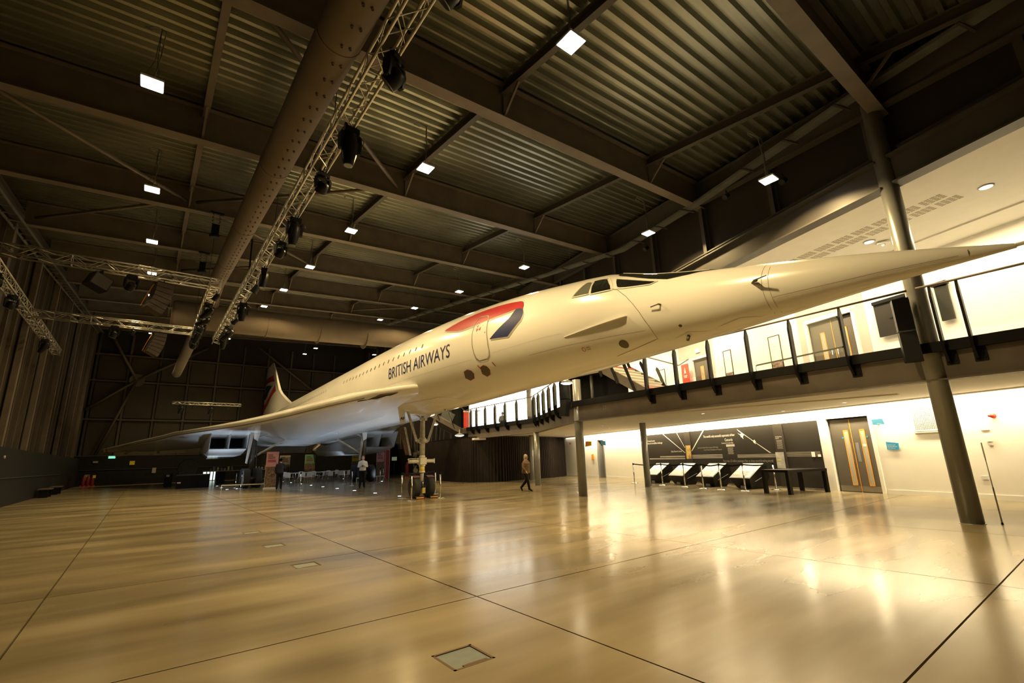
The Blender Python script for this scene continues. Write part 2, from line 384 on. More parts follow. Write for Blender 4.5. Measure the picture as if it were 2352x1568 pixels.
# ---- wall behind the camera side and far right enclosure
MB().bbox((-5.2, -8.3, 0), (34, -8.0, 12)).build('wall_front', 'darkwall').__setitem__('kind', 'structure')
wr = empty('wall_right_far', kind='structure')
MB().bbox((21.6, 36, 0), (21.9, 60, 17)).build('wall_sheet', 'dark', wr)
MB().bbox((21.3, 36, 0), (21.6, 60, 2.6)).build('lower_band', 'band', wr)
for k in range(9): MB().bbox((21.45, 37+2.6*k, 2.6), (21.6, 37.15+2.6*k, 15)).build('post', 'rail', wr)

# ---- angled right wall, two storeys, openings for the doors
def wallgrid(mb, s0, s1, z0, z1, ops, y0=-.25, y1=0.0):
    S = sorted({s0, s1, *[o[0] for o in ops], *[o[1] for o in ops]}); Z = sorted({z0, z1, *[o[2] for o in ops], *[o[3] for o in ops]})
    for a, b in zip(S, S[1:]):
        for c, d in zip(Z, Z[1:]):
            if c >= z1 or d <= z0: continue
            if any(o[0] <= (a+b)/2 <= o[1] and o[2] <= (c+d)/2 <= o[3] for o in ops): continue
            mb.bbox((a, y0, c), (b, y1, d))
    return mb
wr2 = empty('wall_right', (AX, AY, 0), WROT, kind='structure')
wallgrid(MB(), -6, 25.2, 0, 2.76, [(3.12, 4.66, 0, 2.39), (19.35, 20.2, 0, 2.33), (21.9, 22.5, 0, 2.2)]).build('lower_wall', 'white', wr2)
wallgrid(MB(), -6, 24.5, 3.3, 7.0, [(2.95, 4.75, 3.35, 5.85), (9.55, 10.75, 3.35, 5.72)]).build('upper_wall', 'white', wr2)
MB().bbox((4.78, .0, 3.36), (5.02, .012, 6.9)).build('grey_stripe', 'greywall', wr2)
MB().bbox((2.62, .0, 3.36), (2.92, .012, 6.9)).build('grey_stripe', 'greywall', wr2)
MB().bbox((2.62, .0, 5.95), (5.02, .013, 6.9)).build('grey_stripe', 'greywall', wr2)
MB().bbox((9.3, .0, 3.36), (9.5, .012, 6.9)).build('grey_stripe', 'greywall', wr2)
MB().bbox((9.5, .0, 5.8), (11.6, .012, 6.9)).build('grey_stripe', 'greywall', wr2)
bs = MB(); bs.bbox((-6, 0, 0), (3.05, .02, .13)); bs.bbox((14.95, 0, 0), (19.3, .02, .13)); bs.bbox((20.25, 0, 0), (21.85, .02, .13)); bs.bbox((22.55, 0, 0), (25, .02, .13))
tag(bs.build('baseboard_right', 'white'), kind='structure'); bpy.data.objects['baseboard_right'].matrix_world = Matrix.Translation((AX, AY, 0)) @ Matrix.Rotation(WROT, 4, 'Z')
MB().bbox((4.70, 0, .0), (4.92, .03, 2.42)).build('pilaster', 'white', wr2)
# cove strip
tag(empty('cove_light', (AX, AY, 0), WROT, 'continuous glowing light strip along the top of the lower white wall', 'light'))
cv = bpy.data.objects['cove_light']
MB().bbox((-1.6, .02, 2.69), (24.6, .10, 2.735)).build('strip', 'cove', cv)
MB().bbox((-6, .10, 2.66), (24.6, .13, 2.74)).build('cover', 'plaster', cv)

# double door lower
def double_door(name, s0, s1, zt, z0, lab, upper=False):
    t = empty(name, WL(s0, z0), WROT, kind='structure'); W = s1-s0; H = zt-z0
    m = MB(); m.bbox((-.10, -.05, 0), (0, .04, H+.08)); m.bbox((W, -.05, 0), (W+.10, .04, H+.08)); m.bbox((-.1, -.05, H), (W+.1, .04, H+.08)); m.build('door_frame', 'white', t)
    for k in range(2):
        a = W/2*k+.012; b = W/2*(k+1)-.012
        d = MB().bbox((a, -.16, .01), (b, -.11, H-.04)).build('door_leaf', 'door', t)
        # vision panel: orange frame plus glazing
        ca = [.36*W, .58*W][k] if not upper else [.25*W, .75*W][k]
        if not upper: ca = (.155+.5*0)*W if k == 0 else .565*W
        ca = [.26, .79][k] if not upper else [.30, 1.08][k]
        hw = .083
        z1, z2 = H*.085, H*.83
        f = MB(); f.bbox((ca, -.112, z1), (ca+.022, -.095, z2)); f.bbox((ca+2*hw-.022, -.112, z1), (ca+2*hw, -.095, z2)); f.bbox((ca, -.112, z1), (ca+2*hw, -.095, z1+.025)); f.bbox((ca, -.112, z2-.025), (ca+2*hw, -.095, z2))
        f.build('orange_frame', 'orange', d)
        MB().bbox((ca+.022, -.11, z1+.025), (ca+2*hw-.022, -.103, z2-.025)).build('glazing', 'glaze', d)
        if upper:
            x = W/2 + (-.10 if k == 0 else .10)
            MB().tube([(x, -.10, .75), (x, -.05, .78), (x, -.05, 1.32), (x, -.10, 1.35)], .018, 8).build('pull_handle', 'chrome', d)
        else:
            MB().bbox((a+.01, -.111, .02), (b-.01, -.104, .19)).build('kick_plate', 'kick', d)
            MB().bbox((W/2+(-.17 if k == 0 else .07), -.111, .95), (W/2+(-.07 if k == 0 else .17), -.105, 1.55)).build('push_plate', 'grey', d)
            if k == 0: MB().bbox((ca+.03, -.102, 1.42), (ca+2*hw-.03, -.098, 1.50)).build('paper_note', 'white', d)
            MB().lathe([(.032, 0), (.032, .01)], (ca+(2*hw+.07 if k == 1 else -.07) if False else (ca-.045 if k == 0 else ca+2*hw+.045), -.11, 1.72), 16, 'Y').build('fire_door_disc', 'blue', d)
    MB().bbox((W/2-.008, -.112, 0), (W/2+.008, -.10, H-.05)).build('meeting_edge', 'orange', t)
    MB().bbox((0, -.14, H-.035), (W, -.05, H)).build('head_shadow_gap', 'black', t)
    return t
double_door('door_1', 3.2, 4.6, 2.37, 0, '')
double_door('door_2', 3.05, 4.65, 5.78, 3.36, '', True)
# single upper door
t = empty('door_4', WL(9.65, 3.36), WROT, kind='structure')
m = MB(); m.bbox((-.1, -.05, 0), (0, .04, 2.4)); m.bbox((1.0, -.05, 0), (1.1, .04, 2.4)); m.bbox((-.1, -.05, 2.3), (1.1, .04, 2.4)); m.build('door_frame', 'white', t)
d = MB().bbox((.01, -.14, 0), (.99, -.09, 2.3)).build('door_leaf', 'door', t)
f = MB(); f.bbox((.42, -.092, .25), (.46, -.078, 1.95)); f.bbox((.60, -.092, .25), (.64, -.078, 1.95)); f.bbox((.42, -.092, 1.91), (.64, -.078, 1.95)); f.bbox((.42, -.092, .25), (.64, -.078, .29)); f.build('orange_frame', 'orange', d)
MB().bbox((.46, -.09, .29), (.60, -.083, 1.91)).build('glazing', 'glaze', d)
# open grey door far along the lower wall
t = empty('door_5', WL(19.35, 0), WROT, kind='structure')
MB().bbox((.0, -.9, 0), (.85, -.85, 2.33)).build('recess_back', 'doorgrey', t)
MB().bbox((.42, -.45, 0), (.80, -.40, 2.3)).build('door_leaf', 'doorgrey', t)
MB().bbox((.80, -.5, 0), (.85, .02, 2.33)).build('door_frame', 'grey', t); MB().bbox((0, -.5, 0), (.10, .02, 2.33)).build('door_frame', 'grey', t)
t = empty('door_6', WL(21.9, 0), WROT, kind='structure')
MB().bbox((.0, -.2, 0), (.6, -.15, 2.2)).build('door_leaf', 'door', t)

# ---- black graphic mural, recessed into the lower wall
mu = empty('wall_mural', WL(4.93, .06, .0), WROT, 'dark printed mural boards with white lettering and jet silhouettes on lower wall', 'mural')
def mz(z): return z-.06
for a, b, p in ((0, 1.38, 'mural'), (1.40, 1.80, 'muralpanel'), (1.82, 6.45, 'mural'), (6.47, 6.86, 'muralpanel'), (6.88, 9.92, 'mural')):
    MB().bbox((a, .004, 0), (b, .05 if p == 'mural' else .075, 2.30)).build('board', p, mu)
TM = lambda s, z, off: Matrix(((-1, 0, 0, s-4.93), (0, 0, 1, off), (0, 1, 0, z-.06), (0, 0, 0, 1)))
def mt(name, s, z, txt, width, size, m='print', off=.052):
    me = text_mesh(txt, size); wd = max(v.co.x for v in me.vertices) or 1
    for v in me.vertices: v.co.x *= width/wd
    me.materials.clear(); me.materials.append(Mt[m]); o = bpy.data.objects.new(name, me); C.objects.link(o); o.parent = mu; o.matrix_local = TM(s, z, off)
mt('lettering', 14.74, 2.01, 'Creating Concorde', .62, .10); mt('lettering', 14.76, 1.88, 'was an incredible challenge', 1.25, .13)
mt('lettering', 12.90, 1.43, '‘Alpha Foxtrot’ is home', .82, .11)
mt('lettering', 10.52, 2.02, 'The world’s only successful supersonic airliner', 1.85, .15)
mt('lettering', 9.26, 1.82, 'Concorde', .44, .17); mt('lettering', 9.46, 1.72, 'Decades after its maiden flight,', .66, .075)
mt('lettering', 10.97, 1.56, 'Journey from New York to London (3,459 miles)', 1.27, .085, 'printg'); mt('lettering', 10.59, 1.46, 'in just 2 hours, 52 minutes and 59 seconds', 1.10, .085, 'printg')
mt('lettering', 9.50, .955, 'More than 2.5 million passengers flew on these record-breaking aircraft', 2.56, .13, 'printg')
mt('lettering', 6.67, 1.86, 'An Engineering', .27, .06, 'print', .078); mt('lettering', 6.67, 1.80, 'Marvel', .14, .06, 'print', .078)
def bar(name, s0, s1, z0, z1, m, off=.052, th=.003): return MB().bbox((s0-4.93, off-th, mz(z0)), (s1-4.93, off, mz(z1))).build(name, m, mu)
for k in range(3): bar('text_line', 8.75, 9.22, 1.66-.035*k, 1.68-.035*k, 'print')
for k in range(8): bar('text_line', 8.84+.02*(k % 3), 9.16, 1.53-.036*k, 1.545-.036*k, 'printg')
for k in range(9): bar('text_line', 6.40+.02*(k % 2), 6.65, 1.74-.038*k, 1.755-.038*k, 'printg', .078)
def streak(p, q, w0, w1, m='print'):
    (a, b), (c, d) = p, q; dx, dz = c-a, d-b; l = math.hypot(dx, dz); n = (-dz/l, dx/l)
    pts = [(a+n[0]*w0/2, b+n[1]*w0/2), (c+n[0]*w1/2, d+n[1]*w1/2), (c-n[0]*w1/2, d-n[1]*w1/2), (a-n[0]*w0/2, b-n[1]*w0/2)]
    MB().prism(pts, lambda s, z: (s-4.93, .049, mz(z)), lambda s, z: (s-4.93, .053, mz(z))).build('printed_streak', m, mu)
streak((13.40, 2.35), (11.86, 1.38), .035, .02); streak((12.33, 2.35), (11.84, 1.62), .025, .015); streak((10.47, 2.36), (11.40, 1.45), .055, .035)
streak((8.50, 2.27), (7.05, 1.30), .02, .015); streak((8.44, 2.21), (7.0, 1.29), .012, .012)
for k in range(5): bar('printed_streak', 9.5, 11.4, 1.12+.035*k, 1.135+.035*k, 'printg' if k % 2 else 'print')
for k in range(5): bar('printed_streak', 6.78, 8.67, 1.12+.03*k, 1.132+.03*k, 'print' if k % 2 else 'printg')
for k in range(2): bar('printed_streak', 11.9, 13.8-.9*0+.9*k, 1.19-.10*k, 1.25-.10*k, 'printg')
for k in range(6): bar('printed_streak', 4.98, 6.33, 1.14+.03*k, 1.15+.03*k, 'printg')
bar('photo_panel', 11.43, 11.76, 1.10, 1.72, 'gold', .081, .006); bar('drawing_panel', 6.42, 6.78, .72, 1.31, 'lectwhite', .080, .004); bar('yellow_dash', 6.6, 6.76, 1.0, 1.03, 'yel', .083)
def delta(s, z, k):
    P = [(0, .0), (.10, .05), (.22, .07), (.20, .02), (.26, -.01), (.20, -.045), (.22, -.10), (.10, -.05)]
    P = [(0, 0), (-.10, -.045), (-.15, -.02), (-.185, .0), (-.20, -.055), (-.255, -.075), (-.205, -.115), (-.21, -.2), (-.165, -.15), (-.12, -.13), (-.10, -.07)]
    MB().prism([(s+a*k, z+b*k) for a, b in P], lambda s, z: (s-4.93, .049, mz(z)), lambda s, z: (s-4.93, .054, mz(z))).build('jet_silhouette', 'print', mu)
delta(8.5, 2.12, 1.25); delta(7.85, 1.82, .9)
sk = MB().bbox((5.19-4.93, .05, mz(1.12)), (5.30-4.93, .075, mz(1.29))).build('socket_plate', 'white', mu)
MB().bbox((.05, .05, mz(1.12)), (.14, .075, mz(1.20))).build('switch_box', 'white', mu)
# ================================================================ GALLERY (mezzanine) AND ITS STEELWORK
G0, G1, G2, G3, G4 = (12.0, -2.5), (12.06, 2.12), (12.44, 12.34), (15.9, 18.7), (16.3, 25.9)
def lerp2(a, b, t): return (a[0]+(b[0]-a[0])*t, a[1]+(b[1]-a[1])*t)
def nrm(a, b):
    d = Vector((b[0]-a[0], b[1]-a[1])); d.normalize(); return d, Vector((-d.y, d.x))      # n points to the hall (-x)
ga = empty('gallery', (0, 0, 0), 0, 'brown steel mezzanine gallery carried on round columns along the right side', 'gallery')
edge = [G0, G1, G2, G3, G4]
for a, b in zip(edge, edge[1:]):
    d, n = nrm(a, b)
    m = MB(); A, B = Vector((*a, 0)), Vector((*b, 0)); N = Vector((*n, 0))
    m.beam(A+Vector((0, 0, 2.90)), B+Vector((0, 0, 2.90)), .02, .56); m.beam(A+Vector((0, 0, 2.615)), B+Vector((0, 0, 2.615)), .26, .03); m.build('edge_beam', 'flange', ga)
    MB().beam(A+N*.10+Vector((0, 0, 3.24)), B+N*.10+Vector((0, 0, 3.24)), .10, .20).build('edge_channel', 'black', ga)
# deck slab and plaster soffit polygons between edge and wall
def off_poly(z0, z1, inset):
    P = [(p[0]+inset, p[1]) for p in edge] + [(18.0, 28.0), (25.0, 27.6), WL(25.15, -.2)[:2], WL(-4.8, 0)[:2]]
    return MB().prism(P, lambda x, y: (x, y, z0), lambda x, y: (x, y, z1))
off_poly(3.14, 3.34, .02).build('deck', 'grey', ga)
off_poly(2.735, 2.80, .15).build('plaster_soffit', 'plaster', ga)
MB().prism([(13.35, 12.0), (15.45, 3.6), (15.6, 3.6), (13.5, 12.0)], lambda x, y: (x, y, 2.70), lambda x, y: (x, y, 2.74)).build('soffit_step', 'plaster', ga)
for s_, a, b in ((.18, G1, G2), (.55, G1, G2), (.75, G1, G2)):
    d, n = nrm(a, b); p = lerp2(a, b, 1-s_ if s_ > .5 else s_)
# bolt groups on the web
for t_ in (.66, .86):
    p = lerp2(G1, G2, t_)
    m = MB()
    for i in range(2):
        for j in range(2): m.lathe([(.014, 0), (.014, .02)], (p[0]-.012, p[1]+(-.05+.1*i), 2.93+.09*j), 8, 'X')
    m.build('bolt_group', 'chrome', ga)
# balustrade posts, glass and rails
bal = empty('balustrade', (0, 0, 0), 0, 'dark steel and glass balustrade with slanted blade posts along the gallery edge', 'balustrade')
def post_mesh():
    # profile in local (u=towards hall, z): blade with a foot plate bolted to the beam
    P = [(.13, .98), (.19, 1.12), (.22, 1.12), (.29, .90), (.29, .05), (.26, -.16), (.12, -.36), (.0, -.40), (.0, -.14), (.06, -.10), (.13, .05)]
    m = MB().prism(P, lambda u, z: (-.022, u, z), lambda u, z: (.022, u, z)); return m
PM = post_mesh().mesh('post', 'black')
FM = MB().bbox((-.13, .0, -.42), (.05, .03, -.16)).lathe([(.015, .03), (.015, .045)], (-.09, 0, -.22), 8, 'Y').lathe([(.015, .03), (.015, .045)], (-.09, 0, -.36), 8, 'Y').mesh('foot_plate', 'black')
def bpost(p, n):
    o = bpy.data.objects.new('post', PM); C.objects.link(o); o.parent = bal
    o.location = (p[0], p[1], 3.30); o.rotation_euler = (0, 0, math.atan2(n.y, n.x)-PI/2)
    f = bpy.data.objects.new('foot_plate', FM); C.objects.link(f); f.parent = o
def seg(a, b, s_list, glass=True, rail=None):
    d, n = nrm(a, b)
    for s_ in s_list: bpost((a[0]+d.x*s_, a[1]+d.y*s_), n)
    for s0_, s1_ in zip(s_list, s_list[1:]):
        if s1_-s0_ > 1.6: continue
        p = Vector((a[0]+d.x*(s0_+.06)+n.x*.24, a[1]+d.y*(s0_+.06)+n.y*.24, 3.90)); q = Vector((a[0]+d.x*(s1_-.06)+n.x*.24, a[1]+d.y*(s1_-.06)+n.y*.24, 3.90))
        if glass: MB().beam(p, q, .012, .92).build('glass_pane', 'glass', bal)
    if rail:
        z = 4.44; pts = [(a[0]+d.x*s_+n.x*.21, a[1]+d.y*s_+n.y*.21, z) for s_ in rail]
        MB().tube(pts, .024, 8).build('handrail', 'brown' if False else 'flange', bal)
seg(G1, G2, [1.35, 2.43, 3.5, 4.6, 5.69, 6.78], rail=(.12, 7.2))
seg(G0, G1, [.6, 1.7, 2.8, 4.0, 4.4], rail=(0, 4.6))
seg(G2, G3, [1.2, 2.3, 3.4, 4.5, 5.62, 6.65], rail=(1.0, 7.2))
seg(G3, G4, [-.05, 1.46, 2.6, 3.66, 4.76, 5.8, 6.5], rail=(0, 7.1))
# inner low rail seen on the gallery (retractable barrier)
def barrier(p, q, z0, label, group, n=2, cat='barrier'):
    t = empty('barrier_rail', (p[0], p[1], z0), 0, label, cat, group); Q = Vector((q[0]-p[0], q[1]-p[1], 0))
    for k in range(n):
        MB().tube([Q*(k/(n-1)), Q*(k/(n-1))+Vector((0, 0, .95))], .03, 10).build('post', 'chrome', t)
    MB().beam((0, 0, .93), tuple(Q+Vector((0, 0, .93))), .01, .05).build('belt', 'belt', t)
barrier((16.6, 7.6), (15.9, 4.6), 3.34, 'belt barrier with two steel posts up on the gallery in front of the double doors', 'gallery barriers')

# columns
def column(x, y, zt, r, lab, bolts=False):
    t = empty('steel_column', (x, y, 0), 0, lab, 'column', 'round steel columns')
    MB().tube([(0, 0, 0), (0, 0, zt)], r, 28).build('shaft', 'column', t)
    MB().lathe([(r+.02, 0), (r+.02, .006), (r, .008)], n=28).build('base_plate', 'column', t)
    if bolts:
        m = MB()
        for k in range(6): m.lathe([(.014, 0), (.014, .03)], (.02, r+.01 if False else -r-.0, 2.65+.09*k), 8, 'Y')
        m.build('splice_bolts', 'chrome', t)
    return t
c1 = column(12.10, 2.16, 8.95, .168, 'tall leaning-looking round column nearest the viewer at far right, full hall height')
MB().bbox((-.02, .10, 2.62), (.02, .30, 3.3)).build('splice_plate', 'flange', c1)
column(12.52, 12.34, 4.15, .155, 'round column under the gallery corner, directly below the aircraft nose section', True)
column(15.9, 18.75, 2.62, .14, 'slim round column just right of the walking woman, under the gallery')
column(16.35, 25.75, 2.62, .15, 'pale round column in front of the black curtain at its left end')
column(17.62, 13.4, 2.74, .135, 'grey round column in front of the first display lectern')
column(19.35, 23.35, 2.74, .14, 'round column directly behind the walking woman, against the curtain')
column(18.3, 32.0, 2.9, .14, 'dark round column beyond the left end of the black curtain')
column(19.36, 23.4, 6.9, .16, 'round column standing on the upper gallery level before the bright windows').location.z = 3.34
bpy.data.objects['steel_column.007'].scale = (1, 1, .52)

# upper wall above the gallery: beams, cladding panels and roof-edge girder on line G1 -> K
K = (14.9, 11.4)
up = empty('wall_upper_right', (G1[0], G1[1], 0), math.atan2(K[1]-G1[1], K[0]-G1[0]), kind='structure')
LG = math.hypot(K[0]-G1[0], K[1]-G1[1]); L2 = 26.0
for a, b in ((-9, -.12), (.12, L2)):
    m = MB(); m.bbox((a, -.02, 6.82), (b, .02, 7.45)); m.bbox((a, -.17, 6.80), (b, .17, 6.84)); m.bbox((a, -.17, 7.43), (b, .17, 7.47)); m.build('gallery_roof_beam', 'steel', up)
for k in range(-4, 10):
    s_ = .3+2.62*k
    zt = ZB(G1[0]+.28*max(s_, 0), G1[1]+.95*s_)+.95
    MB().bbox((s_+.10, -.42, 7.5), (s_+2.52, -.36, zt)).build('cladding_panel', 'dark', up)
    m = MB(); m.bbox((s_-.09, -.36, 7.47), (s_+.09, -.33, zt)); m.bbox((s_-.01, -.36, 7.47), (s_+.01, -.16, zt)); m.bbox((s_-.07, -.17, 7.47), (s_+.07, -.15, zt)); m.build('post', 'steel', up)
for a, b in ((-9, -.2), (.2, L2)):
    MB().bbox((a, -.34, 7.68), (b, -.12, 7.72)).build('sheeting_rail', 'steel', up)
m = MB(); isec(m, (-9, .0, 8.15-.15), (LG, .0, 9.55), .25, .55) if False else None
isec(MB(), (-9, -.2, 8.05), (L2, -.2, 8.05+.035*(L2+9)*3.1), .22, .5)
g_ = MB(); isec(g_, (0, -.1, ZB(12.06, 2.12)+.1), (LG, -.1, ZB(14.9, 11.4)+.1), .25, .75); g_.build('roof_edge_girder', 'steel', up)
g_ = MB(); isec(g_, (-9, -.1, ZB(9.4, -6.5)+.1), (0, -.1, ZB(12.06, 2.12)+.1), .25, .75); g_.build('roof_edge_girder', 'steel', up)
g_ = MB(); isec(g_, (LG, -.1, ZB(14.9, 11.4)+.1), (L2, -.1, ZB(19.8, 26.5)+.1), .25, .75); g_.build('roof_edge_girder', 'steel', up)
# upper ceiling: plaster with perforated fields
uc = empty('ceiling_gallery', (AX, AY, 0), WROT, kind='structure')
MB().bbox((-7, -.05, 6.9), (24, 4.55, 6.98)).build('plaster_board', 'plaster', uc)
MB().bbox((-7, 0, 6.9), (24, .95, 7.3)).build('plaster_bulkhead', 'plaster', uc)
MB().bbox((-7, .0, 6.86), (24, 1.0, 6.9)).build('plaster_step', 'plaster', uc)
HM = MB()
for i in range(4):
    for j in range(4): HM.bbox((i*.115, j*.08, -.004), (i*.115+.09, j*.08+.045, 0))
HMM = HM.mesh('perforated_field', 'hole')
for k in range(19):
    for r_ in range(2):
        for h in range(1):
            o = bpy.data.objects.new('perforated_field', HMM); C.objects.link(o); o.parent = uc
            o.location = (-1.6+.53*k+(.10 if r_ else 0), 2.62+.42*r_, 6.899)
for k, (x, y) in enumerate(((14.04, .91), (15.19, 3.41))):
    t = empty('ceiling_downlight', (x, y, 6.88), 0, ['round recessed downlight in the gallery ceiling, nearer to the right frame edge', 'round recessed downlight in the gallery ceiling beside the smoke detector'][k], 'light', 'gallery ceiling downlights')
    MB().lathe([(.11, -.002), (.11, .01)], n=20).build('lens', 'downl', t); MB().lathe([(.14, .004), (.11, -.006), (.11, .01), (.14, .012)], n=20).build('ring', 'white', t)
    area('downlight', (x, y, 6.84), .2, 70, CREAM, shape='DISK')
t = empty('smoke_detector', (15.56, 3.19, 6.85), .3, 'square white sensor box on the gallery ceiling behind the tall column', 'sensor')
MB().box((0, 0, 0), (.28, .28, .05)).build('body', 'white', t); MB().lathe([(.05, 0), (.04, -.05)], (0, 0, -.02), 12).build('head', 'white', t)

# daylight windows above the curtain
P1, P2 = Vector((19.55, 30.9)), Vector((24.0, 25.0)); dw = (P2-P1); LWN = dw.length
wn = empty('window_1', (P1.x, P1.y, 3.34), math.atan2(dw.y, dw.x), kind='structure')
for k in range(10):
    a = LWN*k/10; MB().bbox((a+.03, 0, .0), (a+LWN/10-.03, .03, 3.4)).build('window_pane', 'day', wn)
    MB().bbox((a-.03, -.05, 0), (a+.03, .05, 3.5)).build('mullion', 'white', wn)
MB().bbox((-.2, -.08, 3.4), (LWN+.3, .08, 3.7)).build('head', 'white', wn)
MB().prism([(-.1, 0), (LWN, 0), (LWN, -7), (0, -5)], lambda x, y: (x, y, 3.6), lambda x, y: (x, y, 3.66)).build('lobby_ceiling', 'white', wn)
area('window_light', (21.4, 27.7, 5.1), 6.5, 110, (1, .97, .90), (math.radians(90), 0, math.atan2(dw.y, dw.x)), sy=3.0)
# curtain
ct = empty('curtain', (0, 0, 0), 0, 'long black pleated floor-to-soffit curtain drawn around the far end of the undercroft', 'curtain')
CP = [(24.45, 25.7), (22.6, 24.9), (20.8, 24.5), (19.3, 24.3), (17.6, 24.05), (16.6, 24.35), (16.0, 25.1), (15.85, 26.6), (16.3, 30.0), (16.9, 33.0)]
def cpt(t):
    L = [0]
    for a, b in zip(CP, CP[1:]): L.append(L[-1]+math.dist(a, b))
    t *= L[-1]
    for i in range(len(CP)-1):
        if t <= L[i+1]+1e-6:
            f = (t-L[i])/(L[i+1]-L[i]); a, b = CP[i], CP[i+1]; d = Vector((b[0]-a[0], b[1]-a[1])).normalized()
            return Vector((a[0]+(b[0]-a[0])*f, a[1]+(b[1]-a[1])*f)), Vector((-d.y, d.x)), t
N_ = 900
rows = [(2.70, .25), (2.60, .5), (1.4, .8), (.02, 1.0)]
ph = [random.random()*.9 for _ in range(200)]
def cfn(i, j):
    p, n, L = cpt(i/(N_-1)); z, am = rows[j]
    k = L/.19; a = math.sin(2*PI*k + 1.6*math.sin(L*1.3) + .5*math.sin(L*7)) * .075*am*(1+.5*math.sin(L*2.1))
    return (p.x+n.x*a, p.y+n.y*a, z)
MB().grid(cfn, N_, 4).build('drape', 'curtain', ct, fix=False)
m = MB()
for a, b in zip(CP, CP[1:]): m.beam((*a, 2.71), (*b, 2.71), .05, .03)
m.build('track', 'black', ct)
t = empty('ceiling_unit', (15.75, 24.35, 2.5), .1, 'flat white box hanging under the gallery at the curtain end', 'box'); MB().prism([(0, 0), (1.9, -.15), (1.6, .35), (.1, .35)], lambda x, y: (x, y, 0), lambda x, y: (x, y, .12)).build('body', 'plaster', t)

# cable tray under the roof edge, bent at K
tr = empty('cable_tray', (0, 0, 0), 0, 'long galvanised perforated cable tray slung along the right roof edge', 'cable tray')
TP = [(9.4, -6.8, 8.55), (12.0, 1.9, 9.12), (13.55, 6.9, 9.25), (14.75, 11.2, 9.45), (14.9, 16, 10.02), (14.9, 37, 12.4)]
for a, b in zip(TP, TP[1:]):
    m = MB(); A, B = Vector(a), Vector(b); d = (B-A).normalized(); n = Vector((-d.y, d.x, 0)).normalized()
    m.beam(A+n*.25, B+n*.25, .26, .012); m.beam(A+n*.38+Vector((0, 0, .035)), B+n*.38+Vector((0, 0, .035)), .008, .08); m.beam(A+n*.12+Vector((0, 0, .035)), B+n*.12+Vector((0, 0, .035)), .008, .08)
    m.build('tray_length', 'tray', tr)
    L = (B-A).length
    for k in range(int(L/1.35)):
        p = A+d*(k+.5)*1.35+n*.25
        MB().beam(p-n*.28-Vector((0, 0, .03)), p+n*.28-Vector((0, 0, .03)), .05, .03).tube([p-n*.24, p-n*.24+Vector((0, 0, .9))], .006, 5).build('bracket', 'steel', tr)

# ---- stair rising from the gallery, seen under the nose
st = empty('staircase', (12.85, 9.35, 3.34), math.radians(90), 'short staircase with pale treads rising from the gallery deck under the aircraft nose', 'staircase')
for k in range(7):
    x = .15+.28*k; z = .175*(k+1)
    mcol = 'redfab' if k in (0, 6) else 'tread'
    MB().bbox((x, -1.75, z-.03), (x+.34, -.05, z)).build('tread', 'tread' if k not in (0, 6) else 'redfab', st)
    MB().bbox((x+.02, -1.72, z-.175), (x+.03, -.08, z-.03)).build('riser', 'greywall', st)
m = MB(); MB().beam((.15, .02, .0), (2.2, .02, 1.24), .06, .30).build('stringer', 'flange', st); MB().beam((.15, -1.82, .0), (2.2, -1.82, 1.24), .06, .30).build('stringer', 'flange', st)
MB().bbox((2.1, -1.9, 1.15), (4.6, .05, 1.24)).build('landing', 'steel', st)
MB().bbox((2.1, -.02, .98), (4.6, .06, 1.26)).build('landing_edge', 'tray', st)
for x, z, yy in ((.55, .1, .07), (1.25, .45, .07), (1.95, .8, .07), (.55, .1, -1.8), (1.25, .45, -1.8), (1.95, .8, -1.8)):
    MB().prism([(x-.05, z), (x+.05, z), (x+.42, z+.95), (x+.38, z+1.05), (x+.30, z+.98)], lambda a, b: (a, yy-.012, b), lambda a, b: (a, yy+.012, b)).build('baluster', 'black', st)
m = MB(); m.tube([(-.4, -1.8, 1.2), (0, -1.8, 1.05), (2.4, -1.8, 2.05), (4.4, -1.8, 2.05)], .022, 8); m.build('handrail', 'flange', st)
# darkness below the landing: black backdrop put in for the shade, plus slim post
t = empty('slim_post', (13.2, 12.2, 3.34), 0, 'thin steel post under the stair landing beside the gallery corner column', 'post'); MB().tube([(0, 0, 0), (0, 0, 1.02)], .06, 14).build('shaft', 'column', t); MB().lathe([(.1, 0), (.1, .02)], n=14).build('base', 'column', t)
t = empty('shade_backdrop', (13.45, 13.75, 3.34), math.radians(-64.5), 'dark partition behind the slim post standing in for shade under the stair landing', 'backdrop')
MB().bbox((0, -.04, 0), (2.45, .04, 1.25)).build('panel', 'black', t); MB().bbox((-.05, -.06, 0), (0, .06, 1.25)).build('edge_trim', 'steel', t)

# second staircase climbing away from the far end of the gallery
s2 = empty('upper_staircase', (16.3, 26.0, 3.0), math.radians(172), 'dark steel flight of stairs climbing left from the far gallery corner behind the nose wheel', 'staircase')
MB().beam((-.3, 0, .15), (.5, 0, .15), .05, .34).build('stringer_foot', 'flange', s2); MB().beam((.4, 0, .12), (5.2, 0, 2.55), .05, .34).build('stringer', 'flange', s2)
MB().beam((.4, -1.3, .12), (5.2, -1.3, 2.55), .05, .34).build('stringer', 'flange', s2)
MB().beam((.4, -.65, .0), (5.2, -.65, 2.42), 1.25, .05).build('soffit_plate', 'steel', s2)
for k in range(12):
    MB().bbox((.45+.38*k, -1.28, .22+.195*k), (.75+.38*k, -.02, .25+.195*k)).build('tread', 'steel', s2)
for x in (.9, 1.9, 2.9, 3.9):
    z = .12+(x-.4)*.506
    MB().beam((x, .04, z-.12), (x+.42, .04, z+.95), .012, .09, (0, 1, 0)).build('baluster', 'black', s2)
    MB().beam((x+.1, .05, z+.5), (x+.85, .05, z+.86), .01, .62).build('glass_pane', 'glass', s2)
